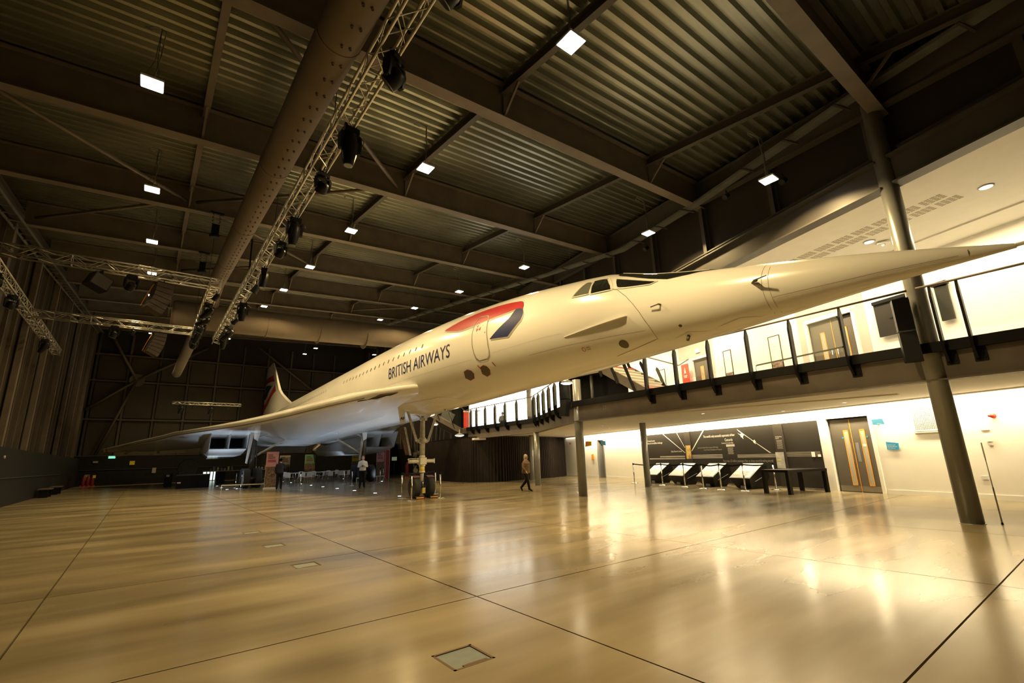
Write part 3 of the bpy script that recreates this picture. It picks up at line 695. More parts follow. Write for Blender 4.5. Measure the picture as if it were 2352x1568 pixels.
MB().tube([(-.9, .05, 1.42), (.2, .05, 1.42), (.6, .05, 1.7), (5.2, .05, 3.9)], .022, 8).build('handrail', 'flange', s2)
# red lit cabinet, brochures at the gallery corner
t = empty('red_pillar', (16.55, 26.55, 3.34), .2, 'translucent red upright display pillar at the far gallery corner by the stairs', 'display pillar')
MB().bbox((-.14, -.1, 0), (.14, .1, 1.05)).build('body', 'red2', t); MB().bbox((-.15, -.11, 1.05), (.15, .11, 1.15)).build('cap', 'white', t)
# ================================================================ THE AIRLINER (origin at the nose wheel, +x forward, +z up)
AC = empty('airliner', (8.694, 17.21, 0), math.radians(-92.2), 'huge white delta-wing supersonic airliner with dark blue lettering and red-blue ribbon', 'aircraft')
PR = [(-43.6, 5.75, 5.65), (-42, 5.95, 5.3), (-40, 6.1, 4.9), (-36, 6.3, 4.25), (-30, 6.4, 3.45), (-26, 6.4, 3.1), (-3, 6.4, 3.07), (0, 6.37, 3.10), (2, 6.31, 3.15), (4, 6.23, 3.2), (5.5, 6.13, 3.24), (7, 5.99, 3.28), (8.2, 5.84, 3.31), (9.4, 5.66, 3.34), (10.6, 5.46, 3.38), (11.8, 5.06, 3.43), (13, 4.73, 3.49), (14.2, 4.45, 3.56), (15.5, 4.12, 3.64), (16.8, 3.735, 3.675)]
def prof(s):
    if s <= PR[0][0]: return PR[0][1:]
    if s >= PR[-1][0]: return PR[-1][1:]
    for i in range(len(PR)-1):
        if PR[i][0] <= s <= PR[i+1][0]:
            f = (s-PR[i][0])/(PR[i+1][0]-PR[i][0])
            def h(k):       # monotone cubic
                y0, y1 = PR[i][k], PR[i+1][k]; dx = PR[i+1][0]-PR[i][0]
                def sl(a, b): return (PR[b][k]-PR[a][k])/(PR[b][0]-PR[a][0])
                m = sl(i, i+1); m0 = m if i == 0 else (0 if sl(i-1, i)*m <= 0 else 2*sl(i-1, i)*m/(sl(i-1, i)+m)); m1 = m if i+2 >= len(PR) else (0 if sl(i+1, i+2)*m <= 0 else 2*sl(i+1, i+2)*m/(sl(i+1, i+2)+m))
                return (2*f**3-3*f**2+1)*y0+(f**3-2*f**2+f)*dx*m0+(-2*f**3+3*f**2)*y1+(f**3-f**2)*dx*m1
            return h(1), h(2)
def fus(s, th, off=0.0):
    a, b = prof(s); hh = (a-b)/2; zc = (a+b)/2
    return Vector((s, -math.cos(th)*(.868*hh+off), zc+math.sin(th)*(hh+off)))      # th=0 starboard side, pi/2 top
def th_of(s, z):
    a, b = prof(s); hh = (a-b)/2; zc = (a+b)/2; return math.asin(max(-1, min(1, (z-zc)/hh)))
ST = [-43.6, -43, -42, -41, -40, -38, -36, -33, -30, -28, -26, -22, -18, -14, -10, -6, -3, -1, 0, 1, 2, 3, 4, 4.8, 5.5, 6.2, 7, 7.6, 8.2, 8.8, 9.4, 10, 10.6, 11.2, 11.8, 12.4, 13, 13.6, 14.2, 14.8, 15.5, 16.1, 16.8]
NF = 56
fb = MB(); fb.grid(lambda i, j: fus(ST[i], 2*PI*j/NF), len(ST), NF, True, True)
fb.f.append(tuple(range(NF))); fb.sm.append(False)
fuse = fb.build('fuselage', 'skin_paint', AC)
def decal(name, poly, m, off=.006, parent=None, th_space=False, mesh=None):
    b = bmesh.new()
    if mesh is not None: b.from_mesh(mesh)
    else:
        vs = [b.verts.new((x, y, 0)) for x, y in poly]; b.faces.new(vs)
    bmesh.ops.triangulate(b, faces=b.faces)
    xs = [v.co.x for v in b.verts]; ys = [v.co.y for v in b.verts]
    x = math.floor(min(xs)*5)/5+.2
    while x < max(xs):
        bmesh.ops.bisect_plane(b, geom=b.verts[:]+b.edges[:]+b.faces[:], dist=1e-5, plane_co=(x, 0, 0), plane_no=(1, 0, 0)); x += .3
    y = math.floor(min(ys)*10)/10+.05
    stp = .07
    while y < max(ys):
        bmesh.ops.bisect_plane(b, geom=b.verts[:]+b.edges[:]+b.faces[:], dist=1e-5, plane_co=(0, y, 0), plane_no=(0, 1, 0)); y += stp
    for v in b.verts:
        s, z = v.co.x, v.co.y; v.co = fus(s, z if th_space else th_of(s, z), off)
    bmesh.ops.recalc_face_normals(b, faces=b.faces)
    me = bpy.data.meshes.new(name); b.to_mesh(me); b.free(); me.materials.clear(); me.materials.append(Mt[m])
    for p in me.polygons: p.use_smooth = True
    o = bpy.data.objects.new(name, me); C.objects.link(o); o.parent = parent or AC; return o
def path(name, pts, w, m, off=.008, closed=False, parent=None):
    # thin raised line following the skin through (s, z) points
    P = list(pts) + ([pts[0]] if closed else []); dense = []
    for (a, b), (c, d) in zip(P, P[1:]):
        n = max(2, int(math.hypot(c-a, d-b)/.08))
        dense += [(a+(c-a)*k/n, b+(d-b)*k/n) for k in range(n)]
    dense.append(P[-1])
    mb = MB(); n = len(dense); ctr = [fus(s, th_of(s, z), off) for s, z in dense]; L = []; R_ = []
    for i in range(n):
        d = (ctr[min(n-1, i+1)]-ctr[max(0, i-1)]).normalized(); s, z = dense[i]; a, b = prof(s)
        nr = (ctr[i]-Vector((s, 0, (a+b)/2))).normalized(); sd = d.cross(nr).normalized()*w/2
        L.append(ctr[i]+sd); R_.append(ctr[i]-sd)
    mb.add(L+R_, [(i, i+1, n+i+1, n+i) for i in range(n-1)]); return mb.build(name, m, parent or AC, fix=False)
RED = [(4.0, 5.55), (4.3, 5.46), (4.57, 5.39), (5.0, 5.29), (5.31, 5.25), (6.0, 5.235), (6.76, 5.235), (7.38, 5.24), (7.88, 5.235), (8.05, 5.215), (8.2, 5.15), (8.17, 5.27), (8.1, 5.37), (8.02, 5.43), (7.93, 5.47), (7.61, 5.54), (7.2, 5.61), (6.71, 5.665), (6.2, 5.70), (5.73, 5.715), (5.2, 5.70), (4.79, 5.67), (4.4, 5.62)]
BLU = [(7.88, 5.235), (8.05, 5.215), (8.2, 5.15), (8.26, 5.02), (8.25, 4.93), (8.2, 4.84), (7.68, 4.51), (6.88, 4.61), (7.22, 4.79), (7.56, 4.95), (7.74, 5.05)]
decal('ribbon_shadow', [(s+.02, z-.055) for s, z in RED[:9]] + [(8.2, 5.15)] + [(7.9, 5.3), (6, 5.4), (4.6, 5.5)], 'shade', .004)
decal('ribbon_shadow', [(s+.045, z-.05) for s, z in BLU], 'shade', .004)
decal('ribbon_red', RED, 'red'); decal('ribbon_blue', BLU, 'navy')
# lettering
me = text_mesh('BRITISH AIRWAYS', 1.0, 'LEFT', 1.0, .002)
xs0 = min(v.co.x for v in me.vertices); xs1 = max(v.co.x for v in me.vertices); hc = max(v.co.y for v in me.vertices)
for v in me.vertices: v.co.x = -.12+(v.co.x-xs0)/(xs1-xs0)*4.84; v.co.y = 4.515+v.co.y/hc*.425
decal('airline_lettering', None, 'navy', .006, mesh=me)
# cabin windows
def rrect(s, z, w, h, r=.3): return [(s-w/2, z-h/2+r*w), (s-w/2+r*w, z-h/2), (s+w/2-r*w, z-h/2), (s+w/2, z-h/2+r*w), (s+w/2, z+h/2-r*w), (s+w/2-r*w, z+h/2), (s-w/2+r*w, z+h/2), (s-w/2, z+h/2-r*w)]
wins = [2.63-.507*k for k in range(19)] + [-10.0-.507*k for k in range(21)]
for s in wins:
    z = 5.29 if s > -5 else 5.33
    decal('cabin_window', rrect(s, z, .10, .16), 'olive', .005)
# doors
D1 = [(5.98, 4.95), (6.0, 5.30), (6.06, 5.40), (6.16, 5.46), (6.52, 5.40), (6.62, 5.36), (6.66, 5.28), (6.72, 4.9), (6.78, 4.6), (6.80, 4.3), (6.76, 4.18), (6.64, 4.10), (6.24, 4.11), (6.12, 4.20), (6.06, 4.36), (6.01, 4.62)]
path('door_frame', D1, .042, 'shade', .010, True); decal('door_panel', [(s*.96+6.4*.04, z*.97+4.78*.03) for s, z in D1], 'skin_paint', .004)
for i, (a, b, w_, h_) in enumerate(((6.2, 5.16, .10, .02), (6.22, 5.12, .04, .04), (6.48, 5.12, .03, .03), (6.28, 5.05, .22, .012), (6.28, 5.02, .18, .012), (6.2, 5.24, .14, .012))): decal('door_marking', rrect(a, b, w_, h_), 'red', .007)
decal('door_marking', rrect(6.64, 4.86, .03, .05), 'seamd', .007)
path('rear_door_outline', [(-8.9, 4.55), (-9.0, 5.4), (-8.8, 5.62), (-8.15, 5.60), (-8.0, 5.4), (-7.9, 4.6)], .014, 'seam', .005)
# cockpit glazing
decal('cockpit_window', [(9.99, 4.97), (10.44, 4.91), (10.42, 5.19), (10.33, 5.25), (10.22, 5.27), (10.16, 5.20)], 'glassgreen', .008)
decal('cockpit_window', [(10.52, 4.885), (11.02, 4.84), (10.97, 4.95), (10.80, 5.17), (10.70, 5.205), (10.44, 5.24), (10.47, 5.1)], 'glassdark', .008)
path('window_surround', [(9.94, 4.95), (10.46, 4.89), (10.45, 5.22), (10.2, 5.29), (10.14, 5.22)], .03, 'skin_paint', .012, True)
path('window_surround', [(10.50, 4.865), (11.06, 4.82), (10.99, 4.99), (10.82, 5.20), (10.70, 5.23), (10.40, 5.265), (10.45, 5.08)], .03, 'skin_paint', .012, True)
decal('visor_glass', [(11.06, 5.09), (11.9, 4.765), (12.0, 4.735), (11.9, 4.71), (11.35, 4.80), (11.2, 4.84), (11.12, 4.90)], 'glassdark', .010)
path('visor_frame', [(11.02, 5.12), (11.95, 4.765), (12.06, 4.73), (11.92, 4.69), (11.33, 4.775), (11.17, 4.82)], .03, 'skin_paint', .014, True)
# upper visor glazing over the nose spine in angular space
def thd(s, deg): return (s, math.radians(deg))
UV = [thd(10.98, 62), thd(11.15, 72), thd(11.2, 90), thd(11.2, 108), thd(10.98, 118), thd(12.1, 116), thd(12.9, 92), thd(12.75, 76), thd(12.3, 60), thd(12.05, 60), thd(11.9, 57)]
decal('visor_top_glass', [thd(10.98, 62), thd(11.5, 55), thd(11.95, 49), thd(12.25, 45), thd(12.65, 55), thd(13.0, 74), thd(13.1, 90), thd(13.0, 106), thd(12.65, 125), thd(12.25, 135), thd(11.95, 131), thd(11.5, 125), thd(10.98, 118), thd(10.92, 90)], 'glassdark', .012, th_space=True)
for sg in (-1, 1):
    mb = MB(); mb.tube([fus(10.95+.2*k, PI/2+sg*math.radians(13), .010) for k in range(11)], .010, 6); mb.build('visor_bar', 'skin_paint', AC)
path('nose_hinge_seam', [(11.02, 4.86), (11.19, 4.78), (11.42, 4.56), (11.58, 4.35), (11.70, 4.15), (11.83, 3.83), (11.86, 3.60), (11.3, 3.53), (10.7, 3.47)], .008, 'seamd', .006)
path('radome_seam', [(14.03, 4.46), (14.01, 4.38), (13.99, 4.21), (13.98, 3.97), (13.99, 3.75), (14.0, 3.58)], .006, 'seam', .005)
path('radome_seam', [(14.12, 4.44), (14.09, 4.21), (14.08, 3.97), (14.09, 3.75), (14.1, 3.58)], .006, 'seam', .005)
path('panel_seam', [(-1, 4.3), (2, 4.29), (5.9, 4.22)], .006, 'seam', .005); path('panel_seam', [(6.95, 4.22), (9, 4.2), (9.6, 4.17)], .004, 'seam', .005)
path('panel_seam', [(14.1, 3.80), (15.5, 3.78), (16.3, 3.74)], .008, 'seam', .005); path('panel_seam', [(8.3, 3.9), (9.6, 3.88), (11.0, 3.82), (11.7, 3.78)], .008, 'seam', .005)
path('belly_seam', [(-.6, 3.55), (1.5, 3.50), (3.2, 3.47), (3.9, 3.33), (4.2, 3.27)], .010, 'seam', .005)
path('belly_seam', [(12.2, 3.55), (12.5, 3.60), (12.8, 3.55)], .006, 'seam', .005); path('belly_seam', [(13.1, 3.58), (13.5, 3.63), (13.8, 3.58)], .006, 'seam', .005)
# covers, sensors and small marks
def hexa(s, z, a, b): return [(s-a, z-b*.35), (s-a*.35, z-b), (s+a*.6, z-b*.8), (s+a, z-b*.05), (s+a*.75, z+b*.6), (s+a*.1, z+b), (s-a*.7, z+b*.8)]
decal('vent_rim', hexa(5.46, 3.84, .27, .155), 'red', .004); decal('vent_cover', hexa(5.46, 3.84, .245, .135), 'olive', .007)
decal('vent_rim', hexa(6.31, 3.83, .22, .155), 'red', .004); decal('vent_cover', hexa(6.31, 3.83, .20, .135), 'olive', .007)
decal('red_streamer', [(6.06, 4.02), (6.10, 4.02), (6.18, 3.90), (6.14, 3.90)], 'red', .012); decal('red_streamer', [(6.76, 3.99), (6.80, 3.99), (6.88, 3.87), (6.84, 3.87)], 'red', .012)
decal('round_cover', [(11.09+.11*math.cos(t), 3.64+.075*math.sin(t)) for t in [2*PI*k/14 for k in range(14)]], 'olive', .006)
decal('small_port', [(12.43+.035*math.cos(t), 3.72+.025*math.sin(t)) for t in [2*PI*k/10 for k in range(10)]], 'seamd', .006)
path('red_ring', [(10.06+.045*math.cos(2*PI*k/12), 3.72+.04*math.sin(2*PI*k/12)) for k in range(12)], .012, 'red', .007, True)
decal('stencil_mark', rrect(10.2, 3.74, .09, .02), 'seam', .006); decal('stencil_mark', rrect(10.2, 3.70, .09, .015), 'seam', .006)
p = fus(12.17, th_of(12.17, 4.18)); MB().tube([p, p+Vector((.0, -.07, .0))], .018, 8).tube([p+Vector((0, -.07, 0)), p+Vector((-.18, -.075, -.01))], .012, 6).build('incidence_vane', 'olive', AC)
p = fus(13.83, th_of(13.83, 4.09)); MB().prism([(0, 0), (.10, .0), (.16, .10), (.32, .14), (.32, .155), (.10, .13)], lambda a, b: p+Vector((a, -b*.9-.0, .02)), lambda a, b: p+Vector((a, -b*.9, .035))).build('pitot_vane', 'olive', AC)
p = fus(12.45, th_of(12.45, 3.54)); MB().tube([p, p+Vector((0, -.05, -.09))], .03, 8).build('drain_mast', 'olive', AC)
for s, w_ in ((5.77, .05), (2.1, .30), (-12, .4)):
    p = fus(s, -PI/2+.12); MB().prism([(0, .02), (w_, .02), (w_*.8, -.06), (w_*.3, -.06)], lambda a, b: p+Vector((a, -.01, b)), lambda a, b: p+Vector((a, .01, b))).build('belly_antenna', 'skin_paint', AC)
p = fus(4.4, PI/2); MB().prism([(-.25, -.03), (.3, -.03), (.2, .12), (-.12, .12)], lambda a, b: p+Vector((a, -.02, b)), lambda a, b: p+Vector((a, .02, b))).build('dorsal_antenna', 'skin_paint', AC)
# nose strake
mb = MB(); n = 14
def strk(i, j):
    s = 9.66+1.76*i/(n-1); z = 4.09+.055*i/(n-1); p = fus(s, th_of(s, z)); w_ = .085*(i/(n-1))**.9 if i < n-1 else .07
    return p+Vector((0, -w_, -.008)) if j == 1 else p+Vector((0, .02, 0.006))
mb.grid(strk, n, 2, False); k0 = len(mb.v); mb.grid(lambda i, j: strk(i, j)-Vector((0, 0, .018)), n, 2, False)
mb.add([strk(i, 1) for i in range(n)]+[strk(i, 1)-Vector((0, 0, .018)) for i in range(n)], [(i, i+1, n+i+1, n+i) for i in range(n-1)])
mb.add([strk(n-1, 0), strk(n-1, 1), strk(n-1, 1)-Vector((0, 0, .018)), strk(n-1, 0)-Vector((0, 0, .018))], [(0, 1, 2, 3)])
mb.build('nose_strake', 'skin_paint', AC)
# probe
MB().tube([(16.72, 0, 3.715), (17.4, 0, 3.70), (18.6, 0, 3.69), (19.1, 0, 3.69)], [.026, .020, .015, .008], 12).build('nose_probe', 'probe', AC)
MB().lathe([(.088, -.008), (.082, .008)], (16.40, 0, 3.758), 20, 'X').build('probe_collar', 'olive', AC)

# ---- wings
LE = [(0.0, 3.6, 4.0), (1.25, 2.1, 4.0), (1.52, 1.7, 4.0), (2.12, .1, 4.0), (2.45, -1.8, 4.0), (2.71, -3.5, 4.0), (3.0, -5.4, 4.0), (3.48, -8.7, 3.98), (4.05, -11.4, 3.95), (4.8, -14.3, 3.91), (5.75, -17.4, 3.88), (6.95, -20.6, 3.84), (8.08, -23.6, 3.80), (8.8, -25.6, 3.66), (10.6, -29.8, 3.41), (12.0, -32.6, 3.17), (12.55, -33.4, 3.06), (12.78, -34.0, 3.0)]
def le(y):
    for a, b in zip(LE, LE[1:]):
        if a[0] <= y <= b[0]: f = (y-a[0])/(b[0]-a[0]); return a[1]+(b[1]-a[1])*f, a[2]+(b[2]-a[2])*f
    return LE[-1][1:]
def smooth(a, b, x): t = max(0, min(1, (x-a)/(b-a))); return t*t*(3-2*t)
YS = [0.0, .7, 1.1, 1.35, 1.52, 1.8, 2.12, 2.45, 2.71, 3.0, 3.48, 4.05, 4.8, 5.75, 6.95, 8.08, 8.8, 9.7, 10.6, 11.4, 12.0, 12.4, 12.6, 12.78]
CH = [0, .002, .006, .013, .025, .045, .08, .14, .22, .32, .43, .55, .67, .78, .88, .95, 1.0]
def wsurf(y, t, top):
    xl, zl = le(y); xt = -36.0+.09*y if y < 12 else -34.9
    zt = 3.55-.02*y if y < 4 else (3.47-(y-4)*.14 if y < 7 else 3.05-(y-7)*.045)
    c = xl-xt; d = t*c; th = .14*(1-smooth(9, 13, y))+.04
    env = (1-math.exp(-d/.22))*(1-smooth(.75, 1.0, t)*.92)
    zm = zl+(zt-zl)*smooth(.1, 1, t)*.9
    if top: z = zm+th*.35*env+.25*smooth(0, 4, d)*(1-smooth(.5, 1, t))*(1-smooth(5, 11, y))
    else:
        z = zm-.04-th*1.5*env
        z -= .36*smooth(.2, 6, d)*(1-smooth(1.3, 3.6, y))*(1-smooth(.85, 1, t)) + .06*smooth(.2, 3, d)*(1-smooth(6, 11, y))
    return Vector((xl-d, -y, z))
for sg in (1, -1):
    mb = MB(); n = len(CH); loop = [(t, True) for t in CH[::-1]] + [(t, False) for t in CH[1:]]
    def wf(i, j):
        v = wsurf(YS[i], *loop[j]); return Vector((v.x, v.y*sg, v.z))
    mb.grid(wf, len(YS), len(loop), True, True)
    mb.f.append(tuple((len(YS)-1)*len(loop)+j for j in range(len(loop)))); mb.sm.append(False)
    wing = mb.build('wing', 'skin_paint', AC)
    # leading edge seam and tip marker
    def lo(y, t, dz=0): v = wsurf(y, t, False); return Vector((v.x, v.y*sg, v.z+dz))
    ysd = [2.2+.2*k for k in range(48)]
    def atd(y, d):
        xl, _ = le(y); xt = -36.0+.09*y; return d/(xl-xt)
    pts = [lo(y, atd(y, .20), -.004) for y in ysd if y < 11.6]
    MB().tube(pts, .022, 5).build('leading_edge_seam', 'seamd', wing)
    MB().tube([lo(12.45, t, -.012) for t in CH[:15]], .03, 5).build('wingtip_marker', 'red', wing)
    if sg == 1:
        # dark open panel at the root of the leading edge
        mb = MB(); P = [lo(y, atd(y, d), -.02) for y, d in ((1.60, .14), (1.72, .24), (1.80, .22), (1.95, .42), (2.06, .34), (2.28, .30), (1.95, .12))]
        mb.add(P+[p+Vector((0, 0, -.03)) for p in P], [tuple(range(7)), tuple(range(13, 6, -1))]+[(i, (i+1) % 7, (i+1) % 7+7, i+7) for i in range(7)]); mb.build('root_access_panel', 'geardark', wing)
    for y in (9.0, 11.2):
        v = lo(y, .80); MB().prism([(-1.2, .05), (.9, .06), (.5, -.14), (-.6, -.18)], lambda a, b: (v.x+a, v.y-.09, v.z+b), lambda a, b: (v.x+a, v.y+.09, v.z+b)).build('control_fairing', 'skin_paint', wing)
    # drooping elevons
    for y0, y1, dr in ((.25, 1.75, .85), (1.85, 3.4, .85), (7.0, 9.4, .35), (9.5, 12.0, .30)):
        if y0 < 1: y0 = .15
        mb = MB(); za, zb_ = wsurf(y0, 1.0, True).z, wsurf(y1, 1.0, True).z
        A = [Vector((-36.0+.09*y0, -y0*sg, za)), Vector((-36.0+.09*y1, -y1*sg, zb_)), Vector((-37.1+.09*y1, -y1*sg, zb_-dr)), Vector((-37.1+.09*y0, -y0*sg, za-dr))]
        mb.add(A+[a-Vector((0, 0, .09)) for a in A], [(0, 1, 2, 3), (7, 6, 5, 4), (0, 1, 5, 4), (1, 2, 6, 5), (2, 3, 7, 6), (3, 0, 4, 7)]); mb.build('elevon', 'skin_paint', wing)
# ---- fin
fin = MB()
FP = [(-26.0, 6.36), (-28.0, 6.8), (-29.4, 7.2), (-32.0, 8.0), (-33.4, 8.55), (-35.0, 9.6), (-37.0, 11.1), (-38.8, 12.25), (-39.1, 12.3), (-42.8, 12.2), (-42.95, 10.5), (-43.1, 8.8), (-43.5, 6.9), (-43.5, 5.8), (-36, 5.9), (-27, 5.9)]
fin.prism(FP, lambda s, z: (s, -.16+.11*(z-6)/6, z), lambda s, z: (s, .16-.11*(z-6)/6, z)); finO = fin.build('fin', 'skin_paint', AC)
def finpatch(name, P, m, off=.0):
    MB().prism(P, lambda s, z: (s, -.17+.11*(z-6)/6-off, z), lambda s, z: (s, -.155+.11*(z-6)/6-off, z)).build(name, m, finO)
finpatch('fin_red_band', [(-42.9, 11.0), (-42.95, 10.25), (-41.0, 10.3), (-38.6, 10.15), (-36.7, 9.85), (-37.8, 10.72), (-39.5, 10.85), (-41.5, 10.9)], 'red')
finpatch('fin_blue_flag', [(-42.7, 9.85), (-42.2, 10.1), (-40.4, 9.95), (-38.1, 9.6), (-39.9, 9.2), (-41.4, 8.55), (-43.1, 8.6), (-42.85, 9.3), (-41.9, 9.5)], 'navy')
finpatch('fin_red_stripe', [(-36.2, 9.47), (-35.2, 8.69), (-37.0, 8.55), (-38.4, 8.2), (-39.9, 7.6), (-41.3, 7.35), (-42.6, 6.75), (-43.45, 6.75), (-43.25, 7.3), (-42.8, 8.0), (-41.2, 8.0), (-40.2, 8.35), (-38.4, 8.85)], 'red')
# ---- engine nacelles
for sg in (1, -1):
    na = MB(); xf, xb = -19.7, -37.4; yi, yo = (3.80, 6.05) if sg == 1 else (4.25, 6.9); zt = 3.74; zb_ = 2.55
    def yy(v): return -v*sg
    R = [((xf, yy(yi)), (xf-.0, yy(yo)))]
    # outer shell as stations: front raked lips
    def sec(x, zt_, zb2, a, b, r): return [(x, yy(a+r), zt_), (x, yy(b-r), zt_), (x, yy(b), zt_-r), (x, yy(b), zb2+r), (x, yy(b-r), zb2), (x, yy(a+r), zb2), (x, yy(a), zb2+r), (x, yy(a), zt_-r)]
    S = [sec(xf-.9, zt, zb_-.02, yi, yo, .02), sec(-23, zt, 2.15, yi-.02, yo+.02, .12), sec(-27, zt, 2.05, yi-.02, yo+.05, .35), sec(-33, 3.5, 2.05, yi, yo, .5), sec(-37.4, 3.4, 2.2, yi+.1, yo-.1, .55)]
    na.grid(lambda i, j: S[i][j], len(S), 8, False, True)
    nac = na.build('engine_nacelle', 'skin_paint', AC, fix=False)
    m = MB()
    for y in (yi, (yi+yo)/2, yo):
        m.prism([(xf, zt), (xf-.9, zb_), (xf-4.0, zb_-.1), (xf-4.0, zt)], lambda a, b: (a, yy(y)-.03, b), lambda a, b: (a, yy(y)+.03, b))
    m.build('intake_splitter', 'skin_paint', nac)
    m = MB(); m.beam((xf, yy(yi), zt), (xf, yy(yo), zt), .05, .05); m.beam((xf-.9, yy(yi), zb_), (xf-.9, yy(yo), zb_), .05, .05)
    for y in (yi, (yi+yo)/2, yo): m.beam((xf, yy(y), zt), (xf-.9, yy(y), zb_), .07, .05, (0, 1, 0))
    m.build('intake_lip', 'geardark', nac)
    MB().bbox((xf-3.8, yy(yi), 2.3), (xf-3.9, yy(yo), zt)).build('intake_void', 'black', nac)
    m = MB(); m.add([(xf-.05, yy(yi), zt-.01), (xf-.05, yy(yo), zt-.01), (xf-2.5, yy(yo), zt-.42), (xf-2.5, yy(yi), zt-.42)], [(0, 1, 2, 3)]); m.build('intake_ramp', 'skin_paint', nac)
    m = MB(); m.add([(xf-.95, yy(yi), zb_+.01), (xf-.95, yy(yo), zb_+.01), (xf-3.9, yy(yo), zb_-.15), (xf-3.9, yy(yi), zb_-.15)], [(0, 1, 2, 3)]); m.build('intake_floor', 'skin_paint', nac)
    for y in (yi+.7, yo-.65):
        MB().lathe([(.56, -37.4), (.52, -38.3), (.45, -38.3), (.45, -37.3)], (0, yy(y), 2.85), 20, 'X').build('exhaust_nozzle', 'geardark', nac)

# ---- nose gear
ng = empty('nose_gear', parent=AC)
MB().tube([(0, 0, .43), (0, 0, .95)], .075, 16).build('lower_strut', 'gearpaint', ng)
MB().tube([(0, 0, .95), (0, 0, 1.22)], .105, 18).build('yellow_collar', 'yellow', ng)
MB().lathe([(.11, .93), (.12, .95), (.12, .99), (.105, 1.0)], n=18).lathe([(.105, 1.16), (.13, 1.18), (.13, 1.24), (.11, 1.25)], n=18).build('collar_rings', 'gearwhite', ng)
MB().bbox((-.15, -.13, 1.24), (.15, .13, 1.50)).lathe([(.12, 1.5), (.12, 1.56), (.085, 1.6)], n=16).build('steering_block', 'gearwhite', ng)
m = MB(); m.tube([(0, -.55, 1.36), (0, -.14, 1.36)], .07, 12); m.tube([(0, .14, 1.36), (0, .50, 1.36)], .055, 12); m.tube([(0, -.60, 1.44), (0, -.56, 1.44), (0, -.56, 1.28)], .025, 8); m.beam((0, -.15, 1.47), (0, -.58, 1.47), .03, .02); m.beam((0, .15, 1.43), (0, .52, 1.43), .03, .02); m.bbox((-.03, .50, 1.28), (.03, .54, 1.46)); m.build('steering_jack', 'gearwhite', ng)
MB().tube([(0, 0, 1.5), (0, 0, 2.15), (0, 0, 3.0), (0, 0, 3.25)], [.10, .105, .085, .06], 16).build('upper_strut', 'gearpaint', ng)
MB().lathe([(.12, 2.05), (.15, 2.09), (.15, 2.22), (.12, 2.26)], n=16).tube([(-.02, -.22, 2.14), (-.02, .22, 2.14)], .075, 12).build('brace_joint', 'gearpaint', ng)
m = MB(); m.beam((0, -.24, 2.12), (-.1, -.62, 3.35), .11, .08); m.build('side_brace', 'gearpaint', ng)
MB().beam((0, .24, 2.12), (.1, .60, 3.35), .11, .08).build('side_brace', 'gearpaint', ng)
m = MB(); m.beam((.05, -.34, 3.2), (.05, -.06, 2.98), .05, .05); m.beam((.05, .34, 3.2), (.05, .06, 2.98), .05, .05); m.lathe([(.06, -.05), (.06, .05)], (.07, -.09, 2.98), 12, 'X'); m.lathe([(.06, -.05), (.06, .05)], (.07, .09, 2.98), 12, 'X'); m.build('lock_link', 'gearpaint', ng)
m = MB(); m.tube([(-.15, -.2, 1.6), (-.2, -.24, 2.0), (-.25, -.3, 2.9)], .03, 6); m.tube([(-.1, -.25, .9), (-.12, -.3, 1.3), (-.12, -.16, 1.75), (-.1, -.2, 2.4)], .022, 6); m.tube([(-.12, -.18, .7), (-.18, -.26, .95), (-.1, -.2, 1.2)], .03, 6); m.lathe([(.07, 0), (.08, .12), (.05, .16)], (-.05, -.28, 1.55), 10); m.lathe([(.06, 0), (.06, .14)], (-.05, -.16, 1.62), 10); m.lathe([(.09, -.04), (.09, .04)], (-.05, -.25, 1.02), 12, 'X'); m.build('hydraulic_lines', 'geardark', ng)
m = MB(); m.prism([(-.55, 3.45), (-.2, 3.50), (-.2, 3.05), (-.45, 2.98)], lambda a, b: (a*.4-.1, -.72+(3.4-b)*.0, b), lambda a, b: (a*.4-.1, -.70, b))
dr = MB().prism([(-.92, 3.46), (-.66, 3.46), (-.58, 2.85), (-.80, 2.82)], lambda a, b: (-.35, a, b), lambda a, b: (-.31, a, b)).build('gear_door', 'skin_paint', ng)
MB().prism([(-.79, 2.74), (-.66, 2.74), (-.38, 1.62), (-.52, 1.62)], lambda a, b: (-.45, a, b), lambda a, b: (-.40, a, b)).build('aft_door', 'brown', ng)
MB().prism([(-.62, 2.70), (-.54, 2.70), (-.28, 1.60), (-.36, 1.60)], lambda a, b: (-.42, a, b), lambda a, b: (-.38, a, b)).build('aft_door_frame', 'gearpaint', ng)
text_obj('door_letters', 'AF', .15, 'black', Matrix(((0, 0, 1, -.305), (1, 0, 0, -.82), (0, 1, 0, 2.93), (0, 0, 0, 1))), None, bold=.005)
tl = bpy.data.objects['door_letters']; tl.parent = ng; tl.matrix_local = Matrix(((0, 0, 1, -.304), (1, 0, 0, -.81), (0, 1, 0, 2.98), (0, 0, 0, 1)))
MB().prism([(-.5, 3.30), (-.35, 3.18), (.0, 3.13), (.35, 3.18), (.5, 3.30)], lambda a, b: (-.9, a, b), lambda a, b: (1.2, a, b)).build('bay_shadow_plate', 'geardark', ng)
def wheel(parent, x, y, r, w_, guard=False):
    t = empty('wheel', (x, y, r), parent=parent)
    return t
TY = lambda r, w_: MB().lathe([(r*.62, -w_*.42), (r*.80, -w_*.5), (r*.93, -w_*.46), (r, -w_*.28), (r, w_*.28), (r*.93, w_*.46), (r*.80, w_*.5), (r*.62, w_*.42)], n=36, axis='Y')
